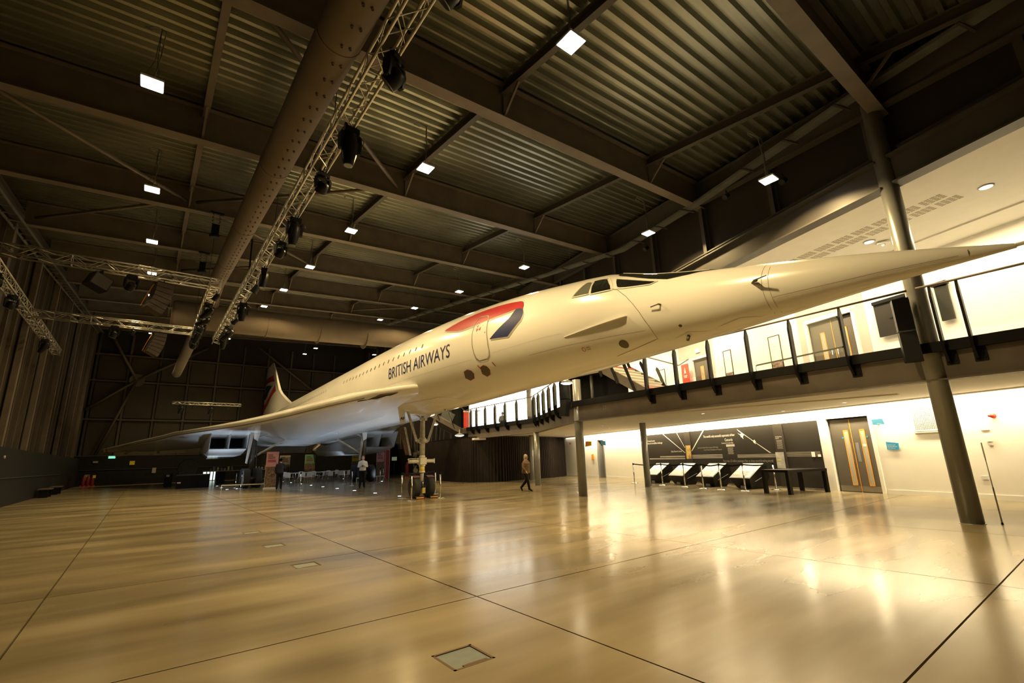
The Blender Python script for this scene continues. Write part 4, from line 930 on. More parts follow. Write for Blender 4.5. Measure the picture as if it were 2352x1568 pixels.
HB = lambda r, w_: MB().lathe([(0.001, -w_*.30), (r*.25, -w_*.34), (r*.3, -w_*.2), (r*.55, -w_*.2), (r*.64, -w_*.42), (r*.64, w_*.42), (r*.55, w_*.2), (r*.3, w_*.2), (r*.25, w_*.34), (.001, w_*.30)], n=24, axis='Y')
for y in (-.29, .29):
    o = TY(.40, .25).build('tyre', 'tyre', ng); o.location = (0, y, .40)
    h = HB(.40, .25).build('wheel_hub', 'gearwhite', o)
    g = MB(); g.grid(lambda i, j: ((.430*math.cos(math.radians(58+6.4*i)) , y+(-.14 if j == 0 else .14), .40+.430*math.sin(math.radians(58+6.4*i)))), 11, 2, True); g.grid(lambda i, j: ((.42*math.cos(math.radians(58+6.4*i)) , y+(-.14 if j == 0 else .14), .40+.42*math.sin(math.radians(58+6.4*i)))), 11, 2, True); g.build('mudguard', 'mud', ng)
MB().tube([(0, -.34, .40), (0, .34, .40)], .06, 12).tube([(0.1, 0, .40), (.1, 0, .62)], .05, 8).build('axle', 'metal', ng)
MB().bbox((.18, -.06, .18), (.22, .06, .38)).build('tow_tag', 'yellow', ng)

# ---- main gears
for sg in (1, -1):
    mg = empty('main_gear', (-18.7, -3.64 if sg == 1 else 3.76, 0), parent=AC)
    MB().tube([(0, 0, .62), (0, 0, 1.9), (0, 0, 2.3), (0, 0, 3.7)], [.13, .15, .20, .22], 16).build('strut', 'geardark', mg)
    MB().beam((-.9, 0, .60), (.9, 0, .60), .16, .2).build('bogie_beam', 'geardark', mg)
    for x in (-.84, .84):
        MB().tube([(x, -.34, .6), (x, .34, .6)], .07, 10).build('axle', 'metal', mg)
        for y in (-.335, .335):
            o = TY(.6, .38).build('tyre', 'tyre', mg); o.location = (x, y, .6)
            HB(.6, .38).build('wheel_hub', 'gearpaint', o)
    MB().tube([(0, sg*.1, 1.95), (-.1, sg*2.35, 3.35)], .07, 10).build('side_brace', 'gearwhite', mg)
    MB().tube([(0, sg*.1, 3.2), (1.2, sg*1.2, 3.55)], .04, 8).build('brace_link', 'gearpaint', mg)
    MB().tube([(.1, sg*.1, .7), (.12, sg*.25, 1.4), (.1, sg*.2, 2.4), (.05, sg*.1, 3.4)], .035, 6).build('hydraulic_line', 'geardark', mg)
    MB().prism([(-.05, 3.6), (-.28, 3.55), (-.42, 1.55), (-.30, 1.5)] if True else [], lambda a, b: (.28, -sg*(-a) if sg == 1 else a, b), lambda a, b: (.33, -sg*(-a) if sg == 1 else a, b)).build('leg_door', 'shade', mg)
    MB().prism([(0, 0), (.55, .1), (.35, -.75), (.05, -.6)], lambda a, b: (.4-.01, -sg*.1+a*sg*.8, 3.7+b), lambda a, b: (.4+.03, -sg*.1+a*sg*.8, 3.7+b)).build('bay_door', 'skin_paint', mg)
# wheel chocks
def chock(x, y, lab):
    t = empty('wheel_chock', (8.694, 17.21, 0), math.radians(-92.2), lab, 'chock', 'wheel chocks at the nose wheels')
    MB().prism([(x, .0), (x+.16, 0), (x+.12, .10), (x+.02, .10)], lambda a, b: (a, y-.16, b), lambda a, b: (a, y+.16, b)).build('body', 'black', t)
    MB().bbox((x+.155, y-.15, .03), (x+.165, y+.15, .065)).build('yellow_stripe', 'orange', t)
chock(.36, -.29, 'black wheel chock with orange stripe before the left nose tyre'); chock(.36, .29, 'black wheel chock with orange stripe before the right nose tyre')
# ================================================================ HIGH-BAY LAMPS
hb_ = empty('high_bay_lamp', (0, 0, 0), cat='lamp', group='high bay lamps under the roof')
MB().box((0, 0, .03), (.34, .34, .04)).build('housing', 'plastic', hb_)
m = MB()
for i in range(2):
    for j in range(2): m.box((-.08+.16*i, -.08+.16*j, .004), (.152, .152, .012))
m.build('led_panel', 'led', hb_)
MB().tube([(.12, .12, .05), (.02, 0, .5), (0, 0, 1.25)], .006, 5).tube([(-.12, -.12, .05), (-.02, 0, .5), (0, 0, 1.25)], .006, 5).build('suspension_wire', 'steel', hb_)
MB().tube([(0, .03, .06), (.05, .05, .7), (.06, .1, 1.3), (-.1, .25, 1.45), (-.25, .2, 1.3), (-.1, .15, 1.25)], .010, 5).build('supply_cable', 'tray', hb_)
LP = []
for k, kk in enumerate((1.70, 2.66, 3.61, 4.57, 5.59)): LP.append((-.70, kk*5.6, 'lamp of the left row, %s' % ['nearest and largest, upper left', 'second from the viewer', 'third from the viewer, above the long truss', 'fourth from the viewer, right on the truss chord', 'fifth from the viewer, beside the curved speaker stack'][k], 1))
LP.append((-.75, 49.5, 'lamp of the left row, the farthest, seen just under the rear truss', 1))
for k, (x, y) in enumerate(((4.62, 4.2), (4.66, 9.3), (4.65, 14.7), (4.7, 20.1), (4.75, 25.4))): LP.append((x, y, 'lamp of the middle row, %s' % ['largest of all, top centre', 'second from the viewer', 'third from the viewer', 'fourth from the viewer', 'fifth from the viewer, near the big duct'][k], 1))
for k, (x, y) in enumerate(((11.25, 4.17), (12.75, 8.71), (12.0, 14.5), (12.15, 20.1), (12.25, 25.6))): LP.append((x, y, 'lamp of the right row, %s' % ['beside the cable tray at upper right', 'directly above the cockpit glazing', 'above the fuselage roof, third from the viewer', 'fourth from the viewer', 'fifth from the viewer, just above the fuselage line'][k], 1))
for x, y, s in ((4.75, 30.8, 'added unseen behind the cross duct in the middle row, nearer'), (4.75, 36.2, 'added unseen behind the cross duct in the middle row, farther'), (12.2, 31.0, 'added unseen behind the cross duct in the right row, nearer'), (12.2, 36.3, 'added unseen behind the cross duct in the right row, farther'), (12.2, 51.5, 'the farthest right lamp left of the tail pair'), (12.1, 47.0, 'right lamp of the tail pair'), (18.0, 47.0, 'lone far lamp close above the fuselage'), (4.7, 50.5, 'lower of the two far lamps under the truss end'), (4.7, 47.0, 'upper of the two far lamps under the truss end')): LP.append((x, y, 'small distant lamp, '+s, .8))  # the four unseen lamps behind the cross duct are added to light the tail
for i, (x, y, lab, e) in enumerate(LP):
    o = hb_ if i == 0 else copy_tree(hb_)
    z = ZB(x, y)-.75 if y < 40 else {51.5: 12.6, 47.0: 12.3, 50.5: 12.3, 49.5: 12.6}[y]
    if i in (11,): z = 7.75
    o.location = (x, y, z); o['label'] = 'square white '+lab
    area('high_bay_light', (x, y, z-.02), .31, (28 if x < 0 and y < 17 else 150 if x < 0 else 350 if x < 10 else 340)*e*(.8 if y > 30 else 1), WARM, (0, 0, 0), spread=math.radians(140))

# ================================================================ DUCTS
t = empty('ventilation_duct', (0, 0, 0), 0, 'long round fabric air duct with paired nozzles running under the roof towards the back', 'duct')
def dz(y): return 7.0+.118*y+.05
ys = [-3, 0, 4, 8, 12, 16, 20, 24]
MB().tube([(1.55+.010*y, y, dz(y)) for y in ys]+[(1.75, 26.5, 9.95), (1.72, 29, 9.72), (1.65, 32, 9.52), (1.45, 50.5, 9.45)], .335, 28).build('sleeve', 'fabric', t)
for y in [1.2+5.0*k for k in range(5)]:
    MB().tube([(1.55+.010*y, y, dz(y)), (1.55+.010*y, y+.03, dz(y))], .345, 28).build('hoop', 'fabric', t)
NZ = MB().lathe([(.022, 0), (.022, .05), (.016, .05), (.016, .0)], n=10).mesh('nozzle', 'fabric')
NZ2 = MB().lathe([(.017, 0), (.017, .051)], n=10).mesh('nozzle_mouth', 'black')
for k in range(47):
    y = 2.3+.46*k
    for a in (math.radians(-72), math.radians(-92)):
        d = Vector((math.cos(a), 0, math.sin(a)))
        o = bpy.data.objects.new('nozzle', NZ); C.objects.link(o); o.parent = t; c = Vector((1.55+.01*y, y, dz(y)))+d*.325
        o.location = c; o.rotation_euler = d.to_track_quat('Z', 'Y').to_euler()
        if k < 30: q = bpy.data.objects.new('nozzle_mouth', NZ2); C.objects.link(q); q.parent = o
t = empty('cross_duct', (0, 28.5, 0), 0, 'very large horizontal fabric air duct crossing the hall under the roof', 'duct')
MB().tube([(.25, 0, 9.02), (.4, 0, 9.02), (6, 0, 9.12), (12, 0, 9.35), (20.5, 0, 9.7)], [.60, .70, .72, .72, .72], 32).build('sleeve', 'fabric', t)
for x in (1.8, 4.6, 7.4, 10.2, 13.0): MB().tube([(x, 0, 9.06), (x+.03, 0, 9.06)], .73, 32).build('hoop', 'fabric', t)
MB().tube([(.5, -.05, 9.80), (20.5, -.05, 10.45)], .02, 6).build('support_rail', 'tray', t)
MB().tube([(1.9, -.2, 9.5), (1.85, -.9, 10.0), (1.8, -3, 9.95)], .33, 20).build('inlet_branch', 'fabric', t)

# ================================================================ TRUSSES
def truss(name, p, q, w_, lab, box=True, step=.36, cat='truss'):
    p, q = Vector(p), Vector(q); d = (q-p).normalized(); r = d.cross(Vector((0, 0, 1))).normalized(); u = Vector((0, 0, 1))
    t = empty(name, tuple(p), 0, lab, cat, 'lighting trusses'); L = (q-p).length
    cs = [(-1, 0), (1, 0), (-1, 1), (1, 1)]
    off = [r*(a*w_/2)+u*(b*w_) for a, b in cs]
    for o_ in off: MB().tube([o_, o_+d*L], .025, 8).build('chord', 'alu', t)
    n = int(L/step); m = MB()
    for k in range(n):
        a, b = d*(L*k/n), d*(L*(k+1)/n)
        if k % 2: a, b = b, a
        for i, j in ((0, 1), (2, 3), (0, 2), (1, 3)): m.tube([off[i]+a, off[j]+b], .010, 5, False)
    o = m.build('lacing', 'alu', t); o['kind'] = 'stuff'
    m = MB()
    for k in range(0, n+1, 5):
        a = d*(L*k/n)
        for i, j in ((0, 1), (2, 3), (0, 2), (1, 3)): m.tube([off[i]+a, off[j]+a], .012, 5, False)
    m.build('frame_ring', 'alu', t); return t
ZT = 7.2
truss('lighting_truss', (2.13, 0.5, ZT), (2.13, 26.4, ZT), .29, 'long bare aluminium lighting truss with hanging spotlights running down the hall')
truss('lighting_truss', (-4.2, 17.8, ZT), (1.35, 17.8, ZT), .29, 'nearer cross truss at left, carrying speakers and lamps')
truss('lighting_truss', (-4.2, 24.9, ZT), (1.3, 24.9, ZT), .27, 'farther cross truss at left, below and behind the first one')
truss('lighting_truss', (-4.2, 14.5, ZT), (-4.2, 33.0, ZT), .29, 'side truss running close along the dark left wall')
truss('lighting_truss', (1.22, 17.6, ZT), (1.22, 26.5, ZT), .29, 'short side truss crowded with black lamps beside the fabric duct')
truss('lighting_truss', (1.5, 52.0, 6.95), (6.9, 52.0, 6.95), .22, 'small distant truss with four lamps in front of the back wall')

# moving heads and static lamps hanging from trusses
def moving_head(big=True):
    t = empty('moving_head_lamp')
    m = MB(); m.box((0, 0, -.05), (.30, .22, .12)); m.beam((-.1, 0, .0), (-.1, 0, .12), .04, .05); m.beam((.1, 0, 0), (.1, 0, .12), .04, .05); m.lathe([(.09, -.17), (.12, -.13), (.12, -.11)], n=14); m.build('base', 'black', t)
    m = MB()
    for sx in (-1, 1): m.prism([(-.07, -.14), (.07, -.14), (.09, -.30), (.05, -.50), (-.05, -.50), (-.09, -.30)], lambda a, b: (sx*.19-.025, a, b), lambda a, b: (sx*.19+.025, a, b))
    m.box((0, 0, -.15), (.42, .14, .05)); m.build('yoke', 'black', t)
    h = empty('head', (0, 0, -.42), parent=t)
    if big:
        b = MB().lathe([(.06, .28), (.12, .25), (.155, .12), (.16, .0), (.145, -.16), (.12, -.28), (.10, -.36), (.085, -.38)], n=20).build('head_shell', 'black', h)
        MB().lathe([(.085, -.372), (.088, -.39), (.07, -.385)], n=20).build('lens', 'lens', h)
    else:
        b = MB().lathe([(.08, .16), (.14, .12), (.165, .0), (.16, -.14), (.15, -.16)], n=20).build('head_shell', 'black', h)
        MB().lathe([(.001, -.15), (.135, -.15), (.155, -.165), (.158, -.15)], n=20).build('lens', 'lens', h)
    m = MB()
    for k in range(3): m.box((0, .15, .05-.06*k), (.18, .02, .02))
    m.build('vent_fins', 'steel', h)
    MB().tube([(.12, 0, 0), (.30, .02, -.12), (.28, .02, -.3), (.17, 0, -.28)], .010, 5).build('power_cable', 'black', t)
    return t
MHB = moving_head(True); MHS = moving_head(False)
def par():
    t = empty('spot_lamp')
    m = MB(); m.beam((0, 0, .05), (0, 0, -.08), .03, .03); m.tube([(-.13, 0, -.25), (-.13, 0, -.08), (.13, 0, -.08), (.13, 0, -.25)], .012, 6); m.build('yoke', 'black', t)
    h = empty('can', (0, 0, -.25), parent=t)
    MB().lathe([(.06, .16), (.10, .12), (.115, -.12), (.125, -.15), (.11, -.14)], n=18).build('can_shell', 'black', h); MB().lathe([(.001, -.135), (.11, -.135)], n=18).build('lens', 'lens', h)
    return t
PAR = par(); used = set()
def hang(proto, x, y, z, rz, tilt, lab, group='lamps on the trusses', sc_=1.0):
    o = proto if proto.name not in used else copy_tree(proto); used.add(proto.name)
    o.location = (x, y, z); o.rotation_euler = (0, 0, rz); o.scale = (sc_*.84,)*3
    for c in o.children:
        if c.name.startswith(('head', 'can')) and c.type == 'EMPTY': c.rotation_euler = (tilt[0], tilt[1], 0)
    return tag(o, lab, 'lamp', group)
def my(k): return (ZT-.3-1.4)/k
MHL = [(1.004, 0, .5, (.9, .3), 'black round-headed moving lamp nearest the viewer on the long truss', 1.0), (.745, 1, .1, (.05, .0), 'big bullet-shaped black moving lamp second on the long truss', 1.05), (.610, 0, .3, (.9, -.2), 'small round-faced moving lamp third on the long truss, facing down', .85), (.487, 1, 0, (.1, .05), 'bullet-shaped black moving lamp fourth on the long truss', 1.0), (.430, 0, .4, (.9, -.2), 'small round-faced moving lamp fifth on the long truss', .85), (.367, 1, 1.4, (.1, .1), 'narrow black moving lamp sixth on the long truss', .9), (.338, 2, .2, (.5, .4), 'small spot lamp with pale lens seventh on the long truss', 1.1), (.292, 1, 0, (.1, 0), 'black moving lamp eighth on the long truss, before the big cross duct', 1.0), (.268, 2, .3, (.9, .4), 'small spot lamp ninth on the long truss', 1.1), (.245, 1, .3, (.6, .6), 'black lamp tilted sideways near the far end of the long truss', 1.0), (.230, 1, .1, (.3, .0), 'black moving lamp at the far tip of the long truss', 1.0), (1.42, 0, .4, (.9, .2), 'black moving lamp cut by the upper frame edge on the long truss', 1.0)]
for k, kind, rz, tl_, lab, s in MHL:
    hang((MHS, MHB, PAR)[kind], 2.22, my(k), ZT-.06, rz, tl_, lab, sc_=s)
for (x, y, kind, tl_, lab) in ((-.95, 17.8, 0, (.9, .2), 'round-faced moving lamp on the nearer cross truss left of the curved speakers'), (1.3, 18.0, 2, (.8, .3), 'spot lamp with bright lens at the corner of the nearer cross truss'), (1.22, 19.6, 1, (.8, .5), 'tilted black lamp first along the short side truss'), (1.22, 21.0, 1, (.9, .9), 'long black lamp pointing down right along the short side truss'), (1.22, 22.3, 0, (.6, .2), 'black lamp cluster middle of the short side truss'), (1.22, 23.8, 1, (.4, .2), 'black lamp low on the short side truss'), (1.22, 25.6, 0, (.9, 0), 'round-faced lamp at the far end of the short side truss'), (-1.0, 24.9, 2, (.3, .2), 'small spot with a pale round lens on the farther cross truss'), (-1.6, 24.9, 0, (.6, .2), 'dark moving lamp left on the farther cross truss'), (-4.15, 19.6, 1, (.4, .5), 'black lamp on the left-wall side truss, upper'), (-4.15, 22.0, 0, (.4, .4), 'black lamp on the left-wall side truss, middle'), (-4.15, 29.0, 1, (.4, .3), 'black lamp on the left-wall side truss, lower')):
    hang((MHS, MHB, PAR)[kind], x, y, ZT-.03, .4, tl_, lab, sc_=.95)
for k, x in enumerate((2.2, 3.15, 4.5, 5.9)): hang(MHB if k % 2 == 0 else PAR, x, 52.0, 6.92, .2, (.2, .3), ['first', 'second', 'third', 'fourth'][k]+' lamp from the left on the small distant truss', 'lamps on the distant truss', 1.3 if k % 2 == 0 else 1.0)
# wall spots beside the tray
for x, y, z, lab in ((13.05, 4.6, 8.62, 'round pale floodlight near the top right column'), (12.9, 6.1, 8.85, 'small spot lamp hanging from the cable tray beside the upper right high-bay'), (14.45, 10.1, 9.15, 'small spot lamp under the cable tray above the cockpit')):
    hang(PAR, x-.2, y-.2, z, .8, (.8, .5), lab, 'spots on the cable tray', .8)
# suspension cables and hoists
for (x, y, zt, lab) in ((2.13, 8.2, 9.0, 'thin steel wire holding the long truss, nearer'), (2.13, 13.5, 9.6, 'thin steel wire holding the long truss, middle'), (2.6, 21.5, 10.6, 'thick black cable bundle dropping to the long truss')):
    r_ = .035 if 'bundle' in lab else .008
    t = empty('suspension_cable', (x, y, ZT+.29), 0, lab, 'cable'); MB().tube([(0, 0, 0), (.02, 0, (zt-ZT)/2), (0, 0, zt-ZT)], r_, 6).build('wire', 'black', t)
for (x, y, z, lab) in ((1.0, 17.6, 9.2, 'black chain hoist hanging from the roof beside the duct, nearer'), (1.0, 22.5, 9.6, 'black chain hoist hanging from the roof beside the duct, farther')):
    t = empty('chain_hoist', (x, y, z), 0, lab, 'hoist', 'chain hoists')
    m = MB(); m.box((0, 0, 0), (.22, .22, .34)); m.lathe([(.14, -.3), (.16, -.25), (.16, -.18)], n=12); m.build('motor', 'black', t)
    m = MB(); 
    for sx in (-1, 1):
        for k in range(3): m.tube([(sx*.12, 0, .2+.13*k), (sx*.06, 0, .26+.13*k), (sx*.12, 0, .32+.13*k)], .018, 5)
    m.box((0, 0, .62), (.4, .1, .06)); m.build('shackle', 'black', t)
    MB().tube([(0, 0, -.3), (0, 0, ZT+.29-z)], .008, 5).build('chain', 'black', t)
# speakers
def line_array(x, y, zt, lab):
    t = empty('line_array_speaker', (x, y, zt), .35, lab, 'speaker', 'curved speaker stacks'); t.scale = (.86, .86, .86)
    a = 0; px, pz = 0.0, -.12
    MB().box((0, 0, -.02), (.5, .4, .05)).tube([(0, 0, 0), (0, 0, .12)], .02, 6).build('flying_frame', 'black', t)
    for k in range(6):
        ang = math.radians(-1-4.5*k); c, s_ = math.cos(ang), math.sin(ang)
        P = [(-.28, -.075), (.26, -.095), (.26, .095), (-.28, .075)]
        Q = [(px+u*c-v*s_*-1*-1, pz+u*s_+v*c) for u, v in P]
        cab = MB().prism(Q, lambda u, v: (u, -.22, v), lambda u, v: (u, .22, v)).build('cabinet', 'speaker', t)
        MB().prism([(px+u*c-v*s_, pz+u*s_+v*c) for u, v in ((.255, -.085), (.275, -.085), (.275, .085), (.255, .085))], lambda u, v: (u, -.2, v), lambda u, v: (u, .2, v)).build('grille', 'black', cab)
        an = math.radians(-3-4.5*k); px += .19*math.sin(an); pz -= .19*math.cos(an)
    MB().tube([(-.3, 0, -.1), (-.45, 0, -.5), (-.6, 0, -1.0)], .012, 5).build('cable', 'orange', t)
line_array(-.15, 17.8, ZT-.12, 'curved hanging stack of six brown speakers under the nearer cross truss')
line_array(-.1, 24.9, ZT-.12, 'curved hanging speaker stack under the farther cross truss, almost lost in shadow')
t = empty('subwoofer_cabinet', (-1.7, 17.8, ZT-.12), .5, 'large dark square speaker box tilted under the nearer cross truss', 'speaker'); t.scale = (.66, .66, .66)
MB().box((0, 0, -.42), (.75, .6, .62), rot=Matrix.Rotation(.35, 3, 'Y')).build('cabinet', 'black', t); MB().box((0, -.31, -.42), (.68, .02, .55), rot=Matrix.Rotation(.35, 3, 'Y')).build('grille', 'steel', t); MB().beam((0, 0, -.1), (0, 0, .1), .5, .05).build('bracket', 'black', t)
def column_spk(x, y, z, rz, lab, tilt=.0):
    t = empty('column_speaker', (x, y, z), rz, lab, 'speaker', 'black column speakers on the round columns')
    P = [(-.13, 0), (.13, 0), (.15, -.10), (.13, -.30), (-.13, -.30), (-.15, -.10)]
    for k, (z0, z1) in enumerate(((.02, .62), (.65, 1.30))):
        dx0, dx1 = (.10*(1-z0/1.3))*1.0, (.10*(1-z1/1.3))
        MB().prism([(a, b-(0 if k else .05)*0) for a, b in P], lambda a, b: (a, b-(.22 if not k else .06)*(1-z0/.65 if not k else 1), z0), lambda a, b: (a, b-(.06), z1)).build('cabinet', 'black', t)
    MB().tube([(0, .0, .7), (0, .14, .7)], .025, 8).build('bracket', 'steel', t); return t
column_spk(11.93, 2.42, 2.95, math.radians(-75), 'tall black two-part column speaker mounted on the nearest column')
column_spk(12.18, 12.45, 2.76, math.radians(-75), 'tall black banana-shaped column speaker on the corner column under the fuselage')

# ================================================================ PENDANTS UNDER FUSELAGE / STAIR, soffit downlights
for (x, y, z, r_, lab) in ((11.72, 12.02, 3.93, .22, 'dome pendant lamp glowing just under the fuselage beside the corner column'), (12.9, 24.0, 3.35, .17, 'small bell pendant lamp left of the stairs behind the nose wheel'), (14.5, 24.0, 2.74, .28, 'round glowing drum lamp under the dark stair flight')):
    t = empty('pendant_lamp', (x, y, z), 0, lab, 'lamp', 'warm pendant lamps')
    MB().lathe([(.001, -.06), (r_*.6, -.045), (r_, .0)], n=20).build('diffuser', 'pend', t)
    MB().lathe([(r_*1.03, -.005), (r_*.9, .05), (r_*.4, .10), (.03, .14), (.02, .35)], n=20).build('shade', 'column', t)
    l = bpy.data.lights.new('pendant_glow', 'POINT'); l.energy = 14; l.color = CREAM; l.shadow_soft_size = .1; o = bpy.data.objects.new('pendant_glow', l); C.objects.link(o); o.location = (x, y, z-.12)
DLs = [(15.77, 9.32, 'right of centre under the gallery'), (17.01, 15.22, 'left of the corner column'), (18.89, 16.44, 'beyond the corner column, first'), (19.64, 18.96, 'beyond the corner column, second'), (20.16, 21.57, 'farthest, just before the curtain'), (17.94, 7.51, 'above the display lecterns'), (16.72, 5.22, 'above the double doors'), (15.76, 2.89, 'beside the nearest column')]
for x, y, lab in DLs:
    t = empty('soffit_downlight', (x, y, 2.735), 0, 'small round recessed soffit downlight '+lab, 'light', 'soffit downlights')
    MB().lathe([(.07, -.004), (.07, .01)], n=16).build('lens', 'downl', t); MB().lathe([(.095, .0), (.07, -.01), (.07, .01), (.095, .01)], n=16).build('ring', 'white', t)
    area('downlight', (x, y, 2.70), .14, 22, CREAM, shape='DISK')

# ================================================================ FLOOR UPLIGHTS AND GEAR BARRIERS
UL = [(9.52, 44.1), (9.38, 40.7), (9.27, 37.3), (9.07, 33.9), (8.95, 30.85), (8.85, 27.8), (8.75, 24.75), (8.65, 21.75), (8.55, 18.85), (14.32, 43.4), (13.93, 33.85), (4.56, 41.6), (4.42, 37.9), (4.34, 34.6), (4.92, 34.9)]
for i, (x, y) in enumerate(UL):
    where = 'in the fuselage row, number %s from nose wheel' % ['nine', 'eight', 'seven', 'six', 'five', 'four', 'three', 'two', 'one'][i] if i < 9 else ['beside the far main wheels, farther', 'beside the far main wheels, nearer', 'left of the near main wheels, first', 'left of the near main wheels, second', 'left of the near main wheels, third', 'left of the near main wheels, last'][i-9]
    t = empty('floor_uplight', (x, y, 0), 0, 'small blue-white floor uplight '+where, 'light', 'floor uplights')
    MB().lathe([(.085, .006), (.085, .0)], n=16).build('lens', 'uplight', t); MB().lathe([(.12, .0), (.12, .008), (.085, .008), (.085, 0)], n=16).build('ring', 'chrome', t)
    l = bpy.data.lights.new('uplight_beam', 'SPOT'); l.energy = 230; l.color = (.62, .78, 1.0); l.spot_size = math.radians(104); l.spot_blend = 1.0; l.shadow_soft_size = .06
    o = bpy.data.objects.new('uplight_beam', l); C.objects.link(o); o.location = (x, y, .03); o.rotation_euler = (PI-(.55 if i in (9, 10, 13, 14) else 0), 0, 0)
def bpostd(h=.95):
    t = empty('barrier_post'); MB().lathe([(.17, 0), (.17, .012), (.10, .03), (.026, .04)], n=24).build('base', 'chrome', t)
    MB().tube([(0, 0, .03), (0, 0, h-.06)], .026, 14).build('pole', 'chrome', t); MB().lathe([(.034, h-.07), (.034, h), (.02, h+.01)], n=14).build('cap', 'belt', t); return t
BP = bpostd(); first = [True]
def bp(x, y, lab, g):
    o = BP if first[0] else copy_tree(BP); first[0] = False; o.location = (x, y, 0); return tag(o, lab, 'barrier post', g)
def belt(p, q, lab, g, z=.90):
    t = empty('barrier_belt', (p[0], p[1], z), 0, lab, 'belt', g); d = Vector((q[0]-p[0], q[1]-p[1], 0)); pts = [d*(k/8)+Vector((0, 0, -.05*math.sin(PI*k/8))) for k in range(9)]
    m = MB(); m.grid(lambda i, j: pts[i]+Vector((0, 0, .025 if j else -.025)), 9, 2, False); m.build('webbing', 'belt', t, fix=False)
NP = [((8.03, 17.55), 'left of the nose wheel, farther'), ((7.83, 16.28), 'directly in front of the left nose tyre'), ((9.03, 16.35), 'standing right of the nose wheel'), ((10.2, 18.9), 'partly hidden behind the right nose tyre')]
for (x, y), lab in NP: bp(x, y, 'polished steel barrier post '+lab, 'barrier posts round the nose wheel')
belt(NP[0][0], NP[3][0], 'black belt stretched behind the nose wheel', 'nose wheel belts', .93); belt(NP[0][0], NP[1][0], 'short black belt at the left of the nose wheel', 'nose wheel belts', .93)
for (x, y), lab in (((5.11, 34.8), 'left of the near main wheels'), ((4.95, 35.9), 'just behind the one left of the near main wheels'), ((7.0, 28.3), 'right of the dark figure by the banner'), ((10.49, 30.2), 'left of the man in the white shirt'), ((12.83, 31.5), 'right of the man in the white shirt'), ((14.71, 35.5), 'behind the one right of the man in the white shirt'), ((11.03, 33.3), 'in front of the yellow banner')): bp(x, y, 'thin steel barrier post '+lab, 'barrier posts round the main wheels')
for a, b, lab in (((3.9, 33.5), (6.3, 32.2), 'low white rail at the near main wheels'), ((12.3, 34.5), (14.4, 36.0), 'low white rail at the far main wheels')):
    t = empty('low_rail', (a[0], a[1], 0), 0, lab, 'rail', 'low rails at the wheels'); MB().beam((0, 0, .30), (b[0]-a[0], b[1]-a[1], .30), .05, .05).tube([(0, 0, 0), (0, 0, .3)], .02, 6).tube([(b[0]-a[0], b[1]-a[1], 0), (b[0]-a[0], b[1]-a[1], .3)], .02, 6).build('bar', 'white', t)
WP = [(19.47, 15.6), (18.67, 13.4), (18.15, 11.93), (17.64, 10.79), (17.43, 9.93), (17.2, 8.9), (18.35, 8.35)]
for k, (x, y) in enumerate(WP): bp(x, y, 'steel belt-barrier post before the lecterns, %s' % ['leftmost, alone against the white wall', 'second from left', 'third from left', 'fourth from left', 'fifth from left', 'sixth from left, nearest the viewer', 'at right, behind the black table corner'][k], 'barrier posts before the lecterns')
for k, (a, b) in enumerate(zip(WP, WP[1:])): belt(a, b, 'black belt in front of the lecterns, %s span' % ['first', 'second', 'third', 'fourth', 'fifth', 'last'][k], 'lectern belts', .92)

# ================================================================ LECTERNS, TABLE, SIGNS
def lectern(s0, lab, top):
    a = Vector(WL(s0, 0, .95)); t = empty('display_lectern', tuple(a), WROT, lab, 'lectern', 'black display lecterns'); t.scale = (1, 1, .94)
    # local: x along wall (+ = left in the picture), y towards the hall
    W = .98
    side = [(-.52, .93), (-.45, .97), (.50, .42), (.42, .32), (.22, .02), (-.42, .02), (-.62, .45)]
    side = [(.50, .42), (-.30, .98), (-.42, .90), (-.50, .45), (-.32, .02), (.30, .02), (.48, .36)]
    tp_ = lambda z: .17*max(0, 1-z/.42)
    MB().prism(side, lambda y, z: (tp_(z), y, z), lambda y, z: (W-tp_(z), y, z)).build('body', 'darkwood', t)
    d = Vector((0, -.8, .56)).normalized(); n = Vector((0, .56, .8)).normalized()
    p0 = Vector((0, .49, .425))+n*.01
    def panel(name, u0, u1, v0, v1, m, o=0.0):
        mb = MB(); P = [p0+Vector((W*u, 0, 0))+d*(.95*v)+n*o for u, v in ((u0, v0), (u1, v0), (u1, v1), (u0, v1))]; Q = [p-n*.012 for p in P]
        mb.add(P+Q, [(0, 1, 2, 3), (7, 6, 5, 4), (0, 1, 5, 4), (1, 2, 6, 5), (2, 3, 7, 6), (3, 0, 4, 7)]); return mb.build(name, m, t)
    panel('top_frame', 0, 1, 0, 1, 'grey', 0)
    panel('graphic', .03, .97, .45, .97, top, .004); panel('caption_area', .03, .97, .03, .44, 'lectdark', .004)
    if top == 'sky': panel('red_note', .15, .30, .20, .32, 'red2', .007); panel('white_patch', .55, .9, .5, .6, 'lectwhite', .007)
    if top == 'lectwhite': panel('white_strip', .05, .24, .05, .55, 'lectwhite', .007)
    panel('text_column', .6, .9, .12, .15, 'printg', .007); panel('text_column', .6, .9, .2, .22, 'printg', .007)
    m = MB(); m.beam((-.004, -.30, .52), (-.004, .25, .30), .006, .02); m.build('side_panel_groove', 'grey', t)
    MB().bbox((.38, .29, .02), (.60, .37, .13)).build('foot_cutout', 'grey', t); return t
for k, (s0, lab, tp) in enumerate(((6.86, 'black sloping display lectern nearest the black table', 'lectwhite'), (8.70, 'black sloping display lectern second from the table, pale drawing on top', 'lectwhite'), (10.52, 'black sloping display lectern with a pale blue picture on top', 'sky'), (12.34, 'black sloping display lectern partly behind the round column, leftmost', 'lectwhite'))): lectern(s0, lab, tp)
t = empty('black_table', WL(5.05, 0, 1.36), WROT, 'black square-legged table standing beside the double doors', 'table')
